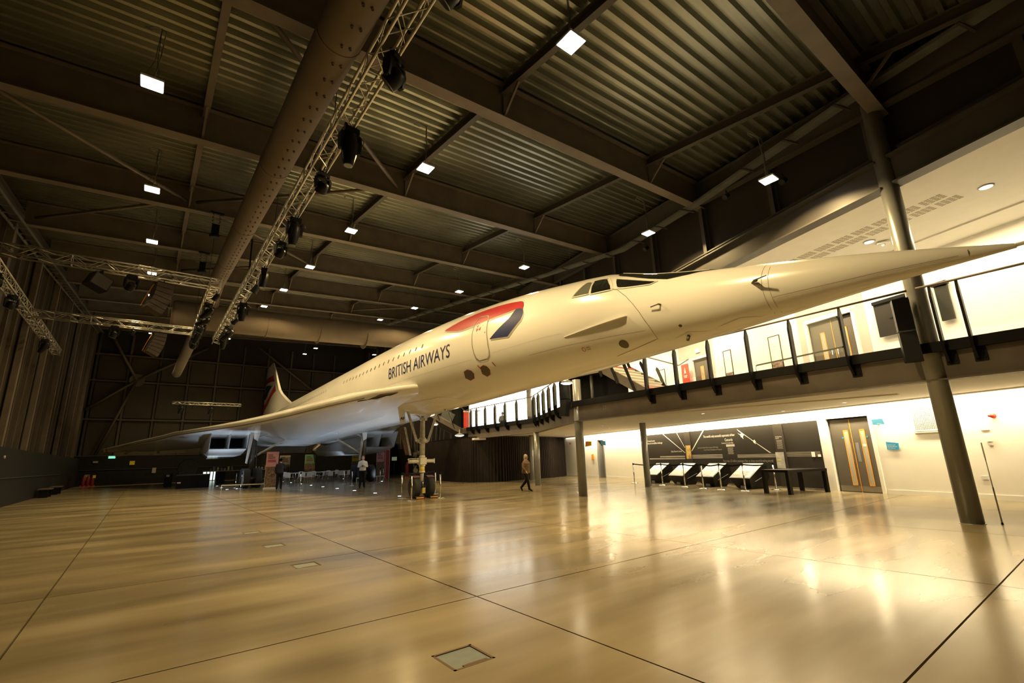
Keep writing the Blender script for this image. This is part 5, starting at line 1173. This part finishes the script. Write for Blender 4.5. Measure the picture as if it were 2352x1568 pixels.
MB().bbox((-.52, -.88, .68), (.52, .88, .76)).build('table_top', 'darkwood', t)
for x, y in ((-.46, -.82), (.46, -.82), (.46, .82), (-.46, .82)): MB().bbox((x-.055, y-.055, 0), (x+.055, y+.055, .68)).build('leg', 'darkwood', t)
def wallsign(name, s0, z0, P, m, lab, txt, off=.03, depth=.02, tilt=0):
    t = empty(name, WL(s0, z0, off), WROT, lab, 'sign')
    MB().prism(P, lambda a, b: (-a, 0, b), lambda a, b: (-a, depth, b+tilt)).build('plate', m, t)
    for k, (x, z, sz, tx) in enumerate(txt):
        me = text_mesh(tx, sz); me.materials.append(Mt['white']); o = bpy.data.objects.new('lettering', me); C.objects.link(o); o.parent = t; o.matrix_local = Matrix(((-1, 0, 0, -x), (0, 0, 1, depth+.004), (0, 1, 0, z), (0, 0, 0, 1)))
    return t
t = wallsign('projecting_sign', 2.95, 2.06, [(0, 0), (.34, .0), (.30, .17), (-.02, .17)], 'lblue', 'pale blue wedge-shaped sign projecting from the wall right of the double doors, upper', [(.13, .015, .045, 'Archive')], .20, .03)
MB().prism([(0, 0), (.05, 0), (-.02, .17)], lambda a, b: (-a, -.20, b), lambda a, b: (-a, 0, b)).build('return_face', 'blue', t)
wallsign('wall_sign', 2.80, 1.30, [(0, 0), (.33, .0), (.34, .19), (0, .24)], 'blue', 'blue four-sided room sign with white words right of the double doors, lower', [(.03, .125, .045, 'Archive and'), (.03, .075, .045, 'Reading Room'), (.03, .03, .022, 'Please ring for attention')])
wallsign('projecting_sign', 21.1, 1.95, [(0, 0), (.85, .05), (.85, .32), (.1, .36)], 'orange', 'orange projecting sign high on the white wall beyond the corner column', [(.4, .12, .12, 'Y')], .35, .03)
wallsign('wall_sign', 20.95, 1.08, [(0, 0), (.30, .06), (.28, .40), (.02, .36)], 'orange', 'small orange sign low on the white wall beyond the corner column', [])
wallsign('projecting_sign', 19.1, 1.95, [(0, .08), (.5, .0), (.5, .28), (-.1, .30)], 'lblue', 'pale blue sign beside the grey open door in the white wall', [], .3, .03)
wallsign('fire_notice', 24.0, 2.2, [(0, 0), (.16, 0), (.16, .11), (0, .11)], 'red2', 'tiny red notice at the top of the white wall next to the curtain', [])
# ventilation grille: white frame and lattice
t = empty('vent_grille', WL(1.93, 1.80, 0), WROT, 'white square-lattice ventilation grille partly behind the nearest column', 'grille')
m = MB(); m.bbox((0, 0, .0), (.03, .03, .74)); m.bbox((-.93, 0, 0), (-.90, .03, .74)); m.bbox((-.93, 0, 0), (.03, .03, .03)); m.bbox((-.93, 0, .71), (.03, .03, .74)); m.bbox((-.93, 0, -.05), (.06, .06, -.03)); m.build('frame', 'white', t)
MB().bbox((-.9, -.0, .03), (0, .006, .71)).build('recess', 'shade', t)
for k in range(22): MB().bbox((-.9+.041*k, .004, .03), (-.888+.041*k, .024, .71)).build('vertical_bar', 'white', t)
for k in range(17): MB().bbox((-.9, .006, .03+.041*k), (0, .026, .042+.041*k)).build('horizontal_bar', 'white', t)
t = empty('fire_alarm', WL(.12, 2.09, 0), WROT, 'round red fire alarm sounder on the white wall right of the nearest column', 'alarm')
MB().lathe([(.06, 0), (.06, .05), (.05, .09), (.001, .10)], n=20, axis='Y').build('sounder', 'red2', t); MB().lathe([(.03, .09), (.032, .13), (.02, .16), (.001, .165)], (.03, 0, 0), 14, 'Y').build('beacon', 'red', t)
t = empty('wall_controls', WL(.33, 1.45, 0), WROT, 'white wall switch boxes right of the nearest column', 'switch'); MB().bbox((-.06, 0, 0), (.06, .04, .14)).build('box', 'white', t); MB().bbox((-.05, 0, -.10), (.03, .06, -.03)).build('keypad', 'greywall', t)
MB().bbox((-.06, 0, .28), (.12, .02, .30)).build('trunking', 'greywall', t)
t = empty('wall_socket', WL(.62, .50, 0), WROT, 'small white wall socket low on the wall beside the nearest column', 'socket'); MB().bbox((-.07, 0, 0), (.07, .02, .09)).build('plate', 'plastic', t)
t = empty('leaflet_stand', (12.28, 1.80, 0), 0, 'very thin steel pole with a small pale sign holder right of the nearest column', 'stand')
MB().tube([(0, 0, 0), (0, 0, .62)], .012, 8).tube([(0, 0, .6), (0, 0, 1.12)], .008, 8).lathe([(.014, .60), (.014, .63)], n=8).build('pole', 'plastic', t); MB().prism([(-.02, 1.1), (.02, 1.1), (.035, 1.18), (.035, 1.42), (-.035, 1.42), (-.035, 1.18)], lambda a, b: (a, -.006, b), lambda a, b: (a, .006, b)).build('holder', 'plastic', t)
MB().lathe([(.02, 0), (.015, .03)], n=8).build('foot', 'black', t)
# chair fragment at right frame edge
t = empty('white_chair', (8.35, 1.02, 0), math.radians(-100), 'white moulded chair with curved back cut off by the right frame edge', 'chair')
t.location = (13.55, .62, 0)
def cs(i, j):
    u = -.26+.52*j/8; v = i/9; 
    z = .45+.50*v; y = .20+.10*v+.12*(u/.26)**2*-1*v
    return (u*(1-.15*v), y, z+.03*math.cos(u*6)*v)
MB().grid(cs, 10, 9).build('backrest', 'plastic', t, fix=False)
MB().grid(lambda i, j: (-.25+.5*j/8, -.25+.47*i/9, .45+.05*(j/4-1)**2+.02*(1-i/9)), 10, 9).build('seat', 'plastic', t, fix=False)
for x in (-.2, .2):
    for y in (-.2, .2): MB().tube([(x*.8, y*.8, .44), (x*1.15, y*1.15, 0)], .014, 8).build('leg', 'darkwood', t)

# ---- upper gallery furnishings
def frame_poster(s0, z0, w_, h_, lab, low=True):
    t = empty('framed_notice', WL(s0, z0, 0), WROT, lab, 'poster', 'thin-framed notices on the upper wall')
    m = MB(); m.bbox((0, 0, 0), (-.02, .03, h_)); m.bbox((-w_, 0, 0), (-w_+.02, .03, h_)); m.bbox((-w_, 0, h_-.02), (0, .03, h_)); m.bbox((-w_, 0, 0), (0, .03, .02)); m.build('frame', 'darkwood', t)
    MB().bbox((-w_+.02, 0, .02), (-.02, .012, h_-.02)).build('sheet', 'white', t)
    if low: MB().bbox((-w_+.02, .012, .02), (-.02, .02, h_*.30)).build('photo', 'photo', t)
    for k in range(3): MB().bbox((-w_*.7, .012, h_*(.62+.08*k)), (-w_*.3, .014, h_*(.63+.08*k))).build('text_line', 'seam', t)
frame_poster(8.72, 4.28, .44, 1.40, 'thin-framed notice right of the red banner on the upper wall'); frame_poster(6.35, 4.26, .52, 1.46, 'thin-framed notice left of the upper double doors'); frame_poster(13.2, 4.2, .45, 1.45, 'thin-framed notice behind the stairs on the upper wall', False)
t = empty('red_banner_stand', WL(11.15, 3.34, .25), WROT, 'red upright banner with a white triangle on the upper gallery', 'banner')
MB().bbox((-.45, .0, 0), (.0, .04, 2.18)).build('panel', 'red2', t); MB().bbox((0, -.20, 0), (.02, .04, 2.18)).build('side', 'redfab', t)
MB().prism([(-.22, 2.02), (-.15, 1.72), (-.22, 1.76), (-.29, 1.72)], lambda a, b: (a, .042, b), lambda a, b: (a, .048, b)).build('emblem', 'white', t)
for k in range(2): MB().bbox((-.34+.03*k, .042, 1.60-.07*k), (-.10-.03*k, .046, 1.64-.07*k)).build('text_line', 'white', t)
MB().bbox((-.32, .042, 1.18), (-.14, .046, 1.20)).build('text_line', 'white', t)
t = empty('exit_sign', WL(10.35, 5.95, 0), WROT, 'small pale green illuminated exit sign above the upper single door', 'sign'); MB().bbox((-.28, 0, 0), (0, .08, .16)).build('case', 'white', t); MB().bbox((-.27, .08, .01), (-.01, .085, .15)).build('face', 'exitg', t)
t = empty('wall_screen', WL(2.28, 4.70, .05), WROT, 'large dark wall-mounted screen on the upper floor left of the nearest column', 'screen')
MB().bbox((-1.15, 0, 0), (0, .06, 1.02)).build('screen', 'mural', t); MB().bbox((-1.25, 0, 1.02), (.0, .12, 1.12)).build('top_box', 'black', t)
MB().prism([(-.35, .50), (-.55, .55), (-.80, .56), (-.55, .51), (-.45, .46)], lambda a, b: (a, .061, b), lambda a, b: (a, .066, b)).build('bird_shape', 'black', t)
MB().bbox((-1.2, .02, -.18), (-.75, .06, -.06)).build('shelf_box', 'grey', t)
t = empty('wall_screen', WL(.62, 4.75, .05), WROT, 'narrow dark screen seen between column and first balustrade post', 'screen'); MB().bbox((-.30, 0, 0), (0, .06, 1.0)).build('screen', 'black', t); MB().bbox((-.34, 0, 1.0), (.04, .14, 1.1)).build('top_box', 'black', t)
x, y, _ = WL(7.4, 0, .8)
t = empty('tub_chair', (x, y, 3.34), WROT, 'grey rounded tub seat on the upper gallery between two posts', 'chair')
MB().lathe([(.36, .12), (.44, .2), (.46, .62), (.42, .68), (.36, .66), (.34, .42), (.001, .42)], n=24).build('shell', 'grey', t)
for k in range(4): MB().tube([(.25*math.cos(k*PI/2+.7), .25*math.sin(k*PI/2+.7), 0), (.25*math.cos(k*PI/2+.7), .25*math.sin(k*PI/2+.7), .14)], .02, 8).build('leg', 'chrome', t)

# ================================================================ FAR HALL FURNISHINGS
def banner(x, y, w_, h_, rz, top, pic, lab):
    t = empty('roller_banner', (x, y, 0), rz, lab, 'banner', 'roller banners under the aircraft')
    MB().box((0, 0, .05), (w_+.06, .22, .09)).build('base', 'white', t); MB().tube([(0, .05, .05), (0, .05, h_)], .015, 6).build('pole', 'chrome', t)
    MB().bbox((-w_/2, -.01, .1), (w_/2, .01, h_*.45)).build('lower_print', pic, t); MB().bbox((-w_/2, -.01, h_*.45), (w_/2, .01, h_)).build('upper_print', top, t)
    MB().bbox((-w_/2+.02, -.02, .12), (w_/2-.02, -.01, h_*.60)).build('picture', 'photo', t)
    for k in range(4): MB().bbox((-w_*.38, -.016, h_*(.92-.035*k)), (-w_*.38+w_*(.4 if k < 2 else .6), -.011, h_*(.935-.035*k))).build('text_line', 'seamd', t)
    for k in range(2): MB().bbox((-w_*.38, -.016, h_*(.76-.04*k)), (w_*.3, -.011, h_*(.78-.04*k))).build('text_line', 'red', t)
banner(6.15, 31.6, .66, 2.15, -.35, 'pink', 'white', 'pink and white roller banner beside the near main wheels')
banner(11.8, 54.5, 1.0, 2.3, -.2, 'beige', 'beige', 'beige roller banner behind the white tables, left'); banner(14.3, 54.5, 1.05, 2.35, -.2, 'green', 'photo', 'green roller banner behind the white tables, right')
banner(17.9, 50.5, .9, 2.5, -.3, 'yel', 'yel', 'yellow roller banner right of the white chairs'); banner(18.3, 45.0, .75, 2.3, -.3, 'pink', 'photo', 'pink roller banner behind the man in the white shirt')
t = empty('red_post', (16.72, 39.6, 0), -.3, 'tall narrow dark red pillar panel right of the man in the white shirt', 'panel'); MB().bbox((-.16, -.08, 0), (.16, .08, 2.35)).build('panel', 'darkred', t); MB().bbox((-.19, -.10, 0), (-.16, .08, 2.4)).bbox((.16, -.10, 0), (.19, .08, 2.4)).bbox((-.19, -.1, 2.35), (.19, .08, 2.4)).build('edge', 'pink', t)
# white tables and chairs
def table(x, y, L, rz, lab):
    t = empty('white_table', (x, y, 0), rz, lab, 'table', 'white folding tables under the aircraft')
    MB().box((0, 0, .73), (L, .75, .04)).build('table_top', 'plastic', t)
    for sx in (-1, 1):
        for sy in (-1, 1): MB().tube([(sx*(L/2-.15), sy*.3, 0), (sx*(L/2-.15), sy*.3, .72)], .018, 6).build('leg', 'chrome', t)
for k, (x, y) in enumerate(((8.4, 39.6), (10.3, 39.9), (12.2, 40.2), (13.0, 41.5))): table(x, y, 1.8, .12, 'white table under the fuselage, %s from the left' % ['first', 'second', 'third', 'fourth'][k])
CHP = empty('plastic_chair')
def chs(i, j):
    u = -.22+.44*j/6; v = i/7
    return (u*(1-.1*v), .18+.08*v-.05*(u/.22)**2*v, .45+.36*v-.05*(u/.22)**4*v)
MB().grid(chs, 8, 7).build('backrest', 'plastic', CHP, fix=False); MB().grid(lambda i, j: (-.22+.44*j/6, -.22+.42*i/7, .45+.02*(j/3-1)**2), 8, 7).build('seat', 'plastic', CHP, fix=False)
for sx in (-1, 1):
    for sy in (-1, 1): MB().tube([(sx*.17, sy*.16, .45), (sx*.2, sy*.22, 0)], .011, 6).build('leg', 'chrome', CHP)
CHL = [(7.7, 38.7, 0), (8.6, 38.8, 0), (9.55, 38.5, 0), (10.2, 39.1, 0), (11.0, 38.6, 1), (11.55, 38.4, 0), (12.55, 38.7, 0), (13.3, 39.4, 0), (8.0, 40.7, 2), (9.0, 40.8, 2), (10.2, 41.0, 2), (11.3, 41.2, 2), (12.4, 41.3, 2), (13.7, 43.0, 2)]
for k, (x, y, f) in enumerate(CHL):
    o = CHP if k == 0 else copy_tree(CHP); o.location = (x, y, 0); o.rotation_euler = (0, 0, PI+.15 + (0, .9, PI)[f] + .2*math.sin(k*3))
    tag(o, 'white plastic shell chair at the %s side of the white tables, %s from the left' % ('near' if k < 8 else 'far', ['first', 'second', 'third', 'fourth', 'fifth', 'sixth', 'seventh', 'eighth', 'first', 'second', 'third', 'fourth', 'fifth', 'sixth'][k]), 'chair', 'white shell chairs')
# dark catering tables with jars
for (x, y, lab, g) in ((5.3, 46.5, 'long dark catering table with jars, left half', 0), (8.0, 46.0, 'long dark catering table with jars, right half', 1)):
    t = empty('catering_table', (x, y, 0), .0, lab, 'table', 'catering tables'); MB().box((0, 0, 1.02), (2.5, .7, .06)).build('table_top', 'wood', t); MB().box((0, 0, .5), (.5, .5, 1.0)).build('pedestal', 'blackcloth', t); MB().box((1.1, 0, .5), (.1, .6, 1.0)).build('end_panel', 'blackcloth', t)
    for k in range(7):
        j = empty('glass_jar', (x-.8+.25*k, y+.1*math.sin(k*2), 1.05), 0, 'small jar on the %s catering table, %s from the left' % (['left', 'right'][g], ['first', 'second', 'third', 'fourth', 'fifth', 'sixth', 'seventh'][k]), 'jar', 'jars on the catering tables'); h = .16+.12*((k*3) % 4)/3
        MB().lathe([(.07, 0), (.08, .02), (.08, h), (.05, h+.03)], n=12).build('body', ('wood', 'lectwhite', 'yel')[k % 3], j); MB().lathe([(.055, h+.03), (.055, h+.06)], n=12).build('lid', 'metal', j)
# jet engine on its stand
t = empty('jet_engine', (2.95, 46.5, 0.0), -.1, 'dark round jet engine intake on a black cradle at the back left', 'engine'); t.scale = (.66, .66, .74)
MB().lathe([(.95, 0), (1.02, .08), (.98, .25), (.9, 1.4), (.8, 2.6), (.7, 2.7)], (0, -.6, 1.75), 32, 'Y').build('casing', 'geardark', t)
MB().lathe([(.93, .02), (.88, .6), (.001, .62)], (0, -.6, 1.75), 32, 'Y').build('duct_inner', 'black', t)
MB().lathe([(.001, .25), (.12, .4), (.2, .62)], (0, -.6, 1.75), 20, 'Y').build('spinner', 'metal', t)
for k in range(20):
    a = 2*PI*k/20; MB().beam((.2*math.cos(a), -.05, 1.75+.2*math.sin(a)), (.86*math.cos(a), -.02, 1.75+.86*math.sin(a)), .10, .01, (0, 1, 0)).build('fan_blade', 'geardark', t)
m = MB(); m.bbox((-.9, -.5, 0), (-.8, 1.9, .9)); m.bbox((.8, -.5, 0), (.9, 1.9, .9)); m.bbox((-.9, -.5, .85), (.9, -.4, .95)); m.beam((-.85, -.45, 0), (.85, -.45, .9), .06, .06); m.build('cradle', 'steel', t)
t = empty('display_case', (2.0, 40.2, 0), -.05, 'long low black display plinth in front of the jet engine', 'plinth'); MB().bbox((0, 0, 0), (1.9, 1.6, .85)).build('body', 'black', t); MB().bbox((-.02, -.02, .85), (1.92, 1.62, .90)).build('top', 'steel', t); MB().bbox((.05, -.02, .35), (.25, .0, .42)).build('label_plate', 'white', t)
t = empty('plinth_board', (1.45, 44.6, 0), -.05, 'small dark upright board at the left end of the low plinth', 'board'); MB().bbox((0, 0, 0), (.5, .3, .95)).build('body', 'black', t); MB().bbox((.1, -.01, .75), (.3, 0, .9)).build('notice', 'printg', t)
t = empty('fire_point', (-3.65, 57.6, 0), 0, 'red fire extinguisher trolley against the black back wall at left', 'fire extinguisher')
for k in range(3): MB().lathe([(.13, .05), (.14, .1), (.14, .75), (.06, .9), (.03, .98)], (-.3+.3*k, 0, 0), 14).build('cylinder', 'darkred', t)
MB().bbox((-.5, -.1, 0), (.5, .2, .1)).build('tray', 'redfab', t); MB().bbox((.3, -.15, .7), (.5, -.12, .95)).build('tag', 'yel', t)
for (x, y, L, lab) in ((-4.1, 36.9, 1.5, 'low dark bench against the left wall, nearer'), (-4.1, 41.0, 1.6, 'low dark bench against the left wall, farther')):
    t = empty('wall_bench', (x, y, 0), 0, lab, 'bench', 'benches at the left wall'); MB().bbox((-.25, 0, .42), (.25, L, .48)).build('seat', 'rail', t); MB().bbox((-.2, .1, 0), (.2, .16, .42)).build('leg', 'black', t); MB().bbox((-.2, L-.16, 0), (.2, L-.1, .42)).build('leg', 'black', t)
for (x, z, w_, h_, m_, lab, cat) in ((-.75, 1.95, .38, .36, 'yel', 'small yellow square warning sign on the black back wall', 'sign'), (-3.8, .75, .35, .5, 'printg', 'small pale notice on the black wall left of the red extinguishers', 'sign'), (-2.3, 2.5, .5, .22, 'exitg', 'bright green-white exit light on the black back wall under the wingtip', 'sign'), (-3.4, 2.1, .35, .16, 'printg', 'small pale lamp on the black back wall, right of the corner', 'light'), (1.0, 1.2, .3, .5, 'printg', 'small grey notice beside the jet engine', 'sign')):
    t = empty('wall_notice', (x, 58.36, z-h_/2), 0, lab, cat); MB().bbox((-w_/2, -.05, 0), (w_/2, 0, h_)).build('plate', m_, t)
t = empty('wall_notice', (-4.40, 27.5, 2.0), 0, 'faint round lamp on the black left wall', 'light'); MB().lathe([(.06, 0), (.06, .05)], n=12, axis='X').build('dome', 'printg', t)
t = empty('exit_sign', (21.25, 40.5, 1.55), 0, 'dim green exit sign standing before the dark wall left of the nose wheel', 'sign'); MB().bbox((-.04, -.5, 0), (0, .5, .32)).build('face', 'exitd', t)
t.location = (18.2, 41.5, 1.45)
MB().tube([(0, 0, -1.45), (0, 0, 0)], .02, 6).build('pole', 'steel', t)
t = empty('fire_point', (18.9, 40.3, 0), 0, 'red fire extinguisher stand in the dark left of the nose wheel', 'fire extinguisher'); MB().lathe([(.16, .05), (.17, .1), (.17, 1.0), (.08, 1.2), (.04, 1.3)], n=14).build('cylinder', 'darkred', t); MB().bbox((-.2, -.15, 0), (.2, .15, .08)).build('tray', 'redfab', t)
t = empty('stage_blocks', (18.3, 35.0, 0), .1, 'dark stage structure under scaffold behind the nose wheel', 'stage')
MB().bbox((0, 0, 0), (1.5, 1.6, 2.2)).build('drape', 'blackcloth', t)
for k in range(4): MB().beam((.1+.40*k, -.05, 2.2), (.3+.40*k, -.05, 4.6), .07, .07).build('strut', 'steel', t)
MB().beam((0, -.05, 4.6), (1.7, -.05, 4.6), .08, .08).build('top_rail', 'steel', t)

# ================================================================ PEOPLE
def skin_obj(name, J, E_, m, parent, root=None, lv=2):
    me = bpy.data.meshes.new(name); keys = list(J); idx = {k: i for i, k in enumerate(keys)}
    me.from_pydata([J[k][0] for k in keys], [(idx[a], idx[b]) for a, b in E_], [])
    me.materials.append(Mt[m]); o = bpy.data.objects.new(name, me); C.objects.link(o); o.parent = parent
    md = o.modifiers.new('skin', 'SKIN'); md.use_smooth_shade = True
    if not me.skin_vertices: 
        at = me.attributes.new('skin', 'FLOAT_VECTOR', 'POINT') if False else None
    return o, me, idx, keys
def figure(loc, rz, H, lab, P, cl):
    """One continuous body: limbs are swept tubes voxel-remeshed into a single skin; clothing shells are children."""
    t = empty('person', loc, rz, lab, 'person'); k = H/1.72
    def V(p): return Vector(p)*k
    def limb(mb, pts, rs, n=12):
        pts = [V(p) for p in pts]; rs = [r*k for r in rs]
        # resample smoothly
        pp, rr = [pts[0]], [rs[0]]
        for a, b, ra, rb in zip(pts, pts[1:], rs, rs[1:]):
            for q in (.33, .66, 1): pp.append(a.lerp(b, q)); rr.append(ra+(rb-ra)*q)
        mb.tube(pp, rr, n); mb.lathe([(0.001, rr[0]), (rr[0]*.7, rr[0]*.7), (rr[0], 0), (rr[0]*.7, -rr[0]*.7), (.001, -rr[0])], pp[0], 10); mb.lathe([(0.001, rr[-1]), (rr[-1]*.7, rr[-1]*.7), (rr[-1], 0), (rr[-1]*.7, -rr[-1]*.7), (.001, -rr[-1])], pp[-1], 10)
    def ell(mb, c, r, n=16, rotx=0):
        c = V(c); R = Matrix.Rotation(rotx, 3, 'X')
        prof_ = [(math.sin(PI*i/9), math.cos(PI*i/9)) for i in range(10)]; vs = []
        for s_, z in prof_:
            for q in range(n):
                a = 2*PI*q/n; vs.append(c + R @ Vector((max(s_, .02)*math.cos(a)*r[0]*k, max(s_, .02)*math.sin(a)*r[1]*k, z*r[2]*k)))
        fs = [(i*n+q, i*n+(q+1) % n, (i+1)*n+(q+1) % n, (i+1)*n+q) for i in range(9) for q in range(n)] + [tuple(range(n))[::-1], tuple(range(9*n, 10*n))]
        mb.add(vs, fs, True)
    def fuse(mb, name, m, vox, parent=t):
        o = mb.build(name, m, parent); md = o.modifiers.new('remesh', 'REMESH'); md.mode = 'VOXEL'; md.voxel_size = vox; md.use_smooth_shade = True
        ms = o.modifiers.new('smooth', 'SMOOTH'); ms.factor = .5; ms.iterations = 3; return o
    def torso(mb, g=0.0, z0=.92):
        fat = P.get('fat', 0); R0 = [(.84, .15, .10), (.92, .165, .118), (1.0, .155, .112), (1.08, .148, .108), (1.16, .155, .112), (1.24, .170, .118), (1.32, .178, .116), (1.38, .165, .10), (1.43, .125, .08), (1.47, .06, .055)]
        R0 = [q for q in R0 if q[0] >= z0-.09]; n = 20; vs = []
        for z, rx, ry in R0:
            for q in range(n):
                a = 2*PI*q/n; ff = fat if z < 1.36 else fat*.4
                vs.append(V((math.cos(a)*(rx+g+ff), P['lean']*(z-.92)+math.sin(a)*(ry+g+ff), z)))
        m_ = len(R0); mb.add(vs, [(i*n+q, i*n+(q+1) % n, (i+1)*n+(q+1) % n, (i+1)*n+q) for i in range(m_-1) for q in range(n)]+[tuple(range(n))[::-1], tuple(range((m_-1)*n, m_*n))], True)
    b = MB()
    sh, hd = P['shoulders'], P['head']
    torso(b)
    limb(b, [(0, P['lean']*.46, 1.40), (0, P['lean']*.55, 1.52)], [.06, .055])
    # head: skull, jaw, nose, ears
    ell(b, (0, hd[1], hd[2]), (.075, .092, .11)); ell(b, (0, hd[1]-.025, hd[2]-.055), (.055, .065, .06)); ell(b, (0, hd[1]-.10, hd[2]-.02), (.012, .018, .022))
    for sx in (-1, 1): ell(b, (sx*.076, hd[1]+.005, hd[2]-.01), (.012, .02, .03)); ell(b, (sx*.03, hd[1]-.082, hd[2]+.012), (.016, .012, .008))
    ell(b, (0, hd[1]-.082, hd[2]-.062), (.026, .012, .009))
    for a in P['arms']:
        limb(b, a, [.052, .040, .028]); w_ = Vector(a[2]); d = (w_-Vector(a[1])).normalized(); sd = d.cross(Vector((0, 1, 0))).normalized() if abs(d.y) < .9 else Vector((1, 0, 0))
        ell(b, tuple(w_+d*.055), (.032, .032, .05))
        for q, (o_, L) in enumerate(((-.028, .07), (-.01, .085), (.01, .08), (.027, .062))):
            s0 = w_+d*.085+sd*o_; limb(b, [tuple(s0), tuple(s0+d*L*.55), tuple(s0+d*L+Vector(P['curl'])*.02)], [.010, .009, .008], 6)
        s0 = w_+d*.04+sd*.035; limb(b, [tuple(s0), tuple(s0+sd*.03+d*.035), tuple(s0+sd*.03+d*.06)], [.012, .010, .009], 6)
    for l in P['legs']: limb(b, l[:3], [.085, .058, .040]); limb(b, [l[2], l[3]], [.040, .03])
    fuse(b, 'body', 'skintone', .014)
    s = MB(); torso(s, .020, 1.01 if not cl.get('hem') else .92)
    for a in P['arms']: A = [Vector(q) for q in a]; limb(s, [a[0], a[1], tuple(A[1].lerp(A[2], cl['sleeve']))], [.066, .055, .044])
    fuse(s, 'shirt', cl['shirt'], .016)
    s = MB()
    for l in P['legs']: L = [Vector(q) for q in l]; limb(s, [l[0], l[1], tuple(L[1].lerp(L[2], .94))], [.102, .072, .055])
    ell(s, (0, 0, .93), (.176, .126, .09)); ell(s, (0, 0, .87), (.17, .13, .09)); fuse(s, 'trousers', cl['trousers'], .016)
    for l in P['legs']:
        s = MB(); a = Vector(l[2]); f = Vector(l[3]); limb(s, [tuple(a+(f-a)*-.15), tuple(a.lerp(f, .4)), l[3]], [.046, .045, .034]); fuse(s, 'shoe', 'blackcloth', .012)
    s = MB(); ell(s, (0, hd[1]+.012, hd[2]+.022), (.086, .098, .108))
    if cl.get('long'): ell(s, (0, hd[1]+.035, hd[2]-.06), (.10, .07, .13)); ell(s, (0, hd[1]+.04, hd[2]-.14), (.10, .055, .10))
    # keep the face clear
    o = s.build('hair', cl['hair'], t); o.location = (0, .018*k, .012*k); md = o.modifiers.new('remesh', 'REMESH'); md.mode = 'VOXEL'; md.voxel_size = .014
    if cl.get('specs'):
        m = MB(); 
        for sx in (-1, 1): m.lathe([(.024*k, -.004), (.024*k, .004)], (sx*.03*k, (hd[1]-.098)*k, (hd[2]+.012)*k), 12, 'Y')
        m.beam(V((-.07, hd[1]-.095, hd[2]+.014)), V((.07, hd[1]-.095, hd[2]+.014)), .006, .006); m.build('glasses', 'black', t)
    return t
# local figure frame: facing -y, x across the body
W1 = dict(lean=-.03, fat=.055, curl=(0, -1, 0), shoulders=0, head=(0, -.03, 1.615), arms=[[(-.18, 0, 1.37), (-.29, .0, 1.14), (-.30, -.16, .96)], [(.18, 0, 1.37), (.28, .12, 1.14), (.30, .12, .92)]],
          legs=[[(-.085, 0, .92), (-.09, -.14, .50), (-.08, -.22, .09), (-.08, -.36, .035)], [(.085, 0, .92), (.09, .04, .49), (.085, .36, .16), (.085, .30, .035)]])
figure((13.12, 16.25, 0), math.radians(20), 1.50, 'woman with pale shoulder-length hair and leopard-print blouse walking right across the floor', W1, dict(shirt='leopard', trousers='blackcloth', hair='hairblond', sleeve=.92, long=True, specs=True, hem=True))
W2 = dict(lean=-.04, curl=(0, 0, 1), shoulders=0, head=(0, -.06, 1.60), arms=[[(-.175, 0, 1.37), (-.24, -.02, 1.13), (-.07, -.24, 1.17)], [(.175, 0, 1.37), (.24, -.02, 1.13), (.07, -.24, 1.17)]],
          legs=[[(-.09, 0, .92), (-.10, -.02, .50), (-.11, .02, .09), (-.12, -.13, .035)], [(.09, 0, .92), (.10, -.03, .50), (.11, 0, .09), (.13, -.14, .035)]])
mn = figure((9.95, 27.0, 0), math.radians(-20), 1.74, 'man in white shirt and black trousers looking down at a phone under the fuselage', W2, dict(shirt='whitecloth', trousers='blackcloth', hair='hairginger', sleeve=.75))
t = empty('phone', (9.95, 27.0, 0), math.radians(-20), 'small dark phone held by the man in the white shirt', 'phone'); MB().box((0, -.34, 1.20), (.075, .15, .012), rot=Matrix.Rotation(.6, 3, 'X')).build('body', 'black', t)
W3 = dict(lean=-.05, curl=(0, -1, 0), shoulders=0, head=(0, -.06, 1.60), arms=[[(-.175, 0, 1.37), (-.23, -.10, 1.15), (-.20, -.32, 1.20)], [(.175, 0, 1.37), (.24, .0, 1.14), (.22, -.10, .90)]], legs=W2['legs'])
figure((6.35, 30.3, 0), math.radians(160), 1.74, 'person in dark clothes standing with back turned beside the pink banner', W3, dict(shirt='navycloth', trousers='blackcloth', hair='blackcloth', sleeve=.95))
W4 = dict(lean=-.03, fat=.02, curl=(0, -1, 0), shoulders=0, head=(0, -.03, 1.60), arms=[[(-.175, 0, 1.37), (-.25, -.05, 1.12), (-.20, -.30, 1.05)], [(.175, 0, 1.37), (.25, -.05, 1.12), (.20, -.30, 1.05)]],
          legs=[[(-.09, 0, .92), (-.11, -.44, .95), (-.11, -.42, .54), (-.11, -.56, .50)], [(.09, 0, .92), (.11, -.44, .95), (.11, -.42, .54), (.11, -.56, .50)]])
figure((20.0, 27.2, 2.875), math.radians(150), 1.70, 'person seated before the bright windows up behind the gallery balustrade', W4, dict(shirt='navycloth', trousers='navycloth', hair='navycloth', sleeve=.95))
t = empty('stool', (20.0, 27.2, 3.34), 0, 'round stool under the seated person on the far gallery', 'stool'); MB().lathe([(.17, .30), (.18, .33), (.17, .36)], n=18).build('seat', 'black', t); MB().tube([(0, 0, 0), (0, 0, .31)], .03, 8).build('stem', 'chrome', t); MB().lathe([(.17, 0), (.16, .02)], n=18).build('foot', 'chrome', t)
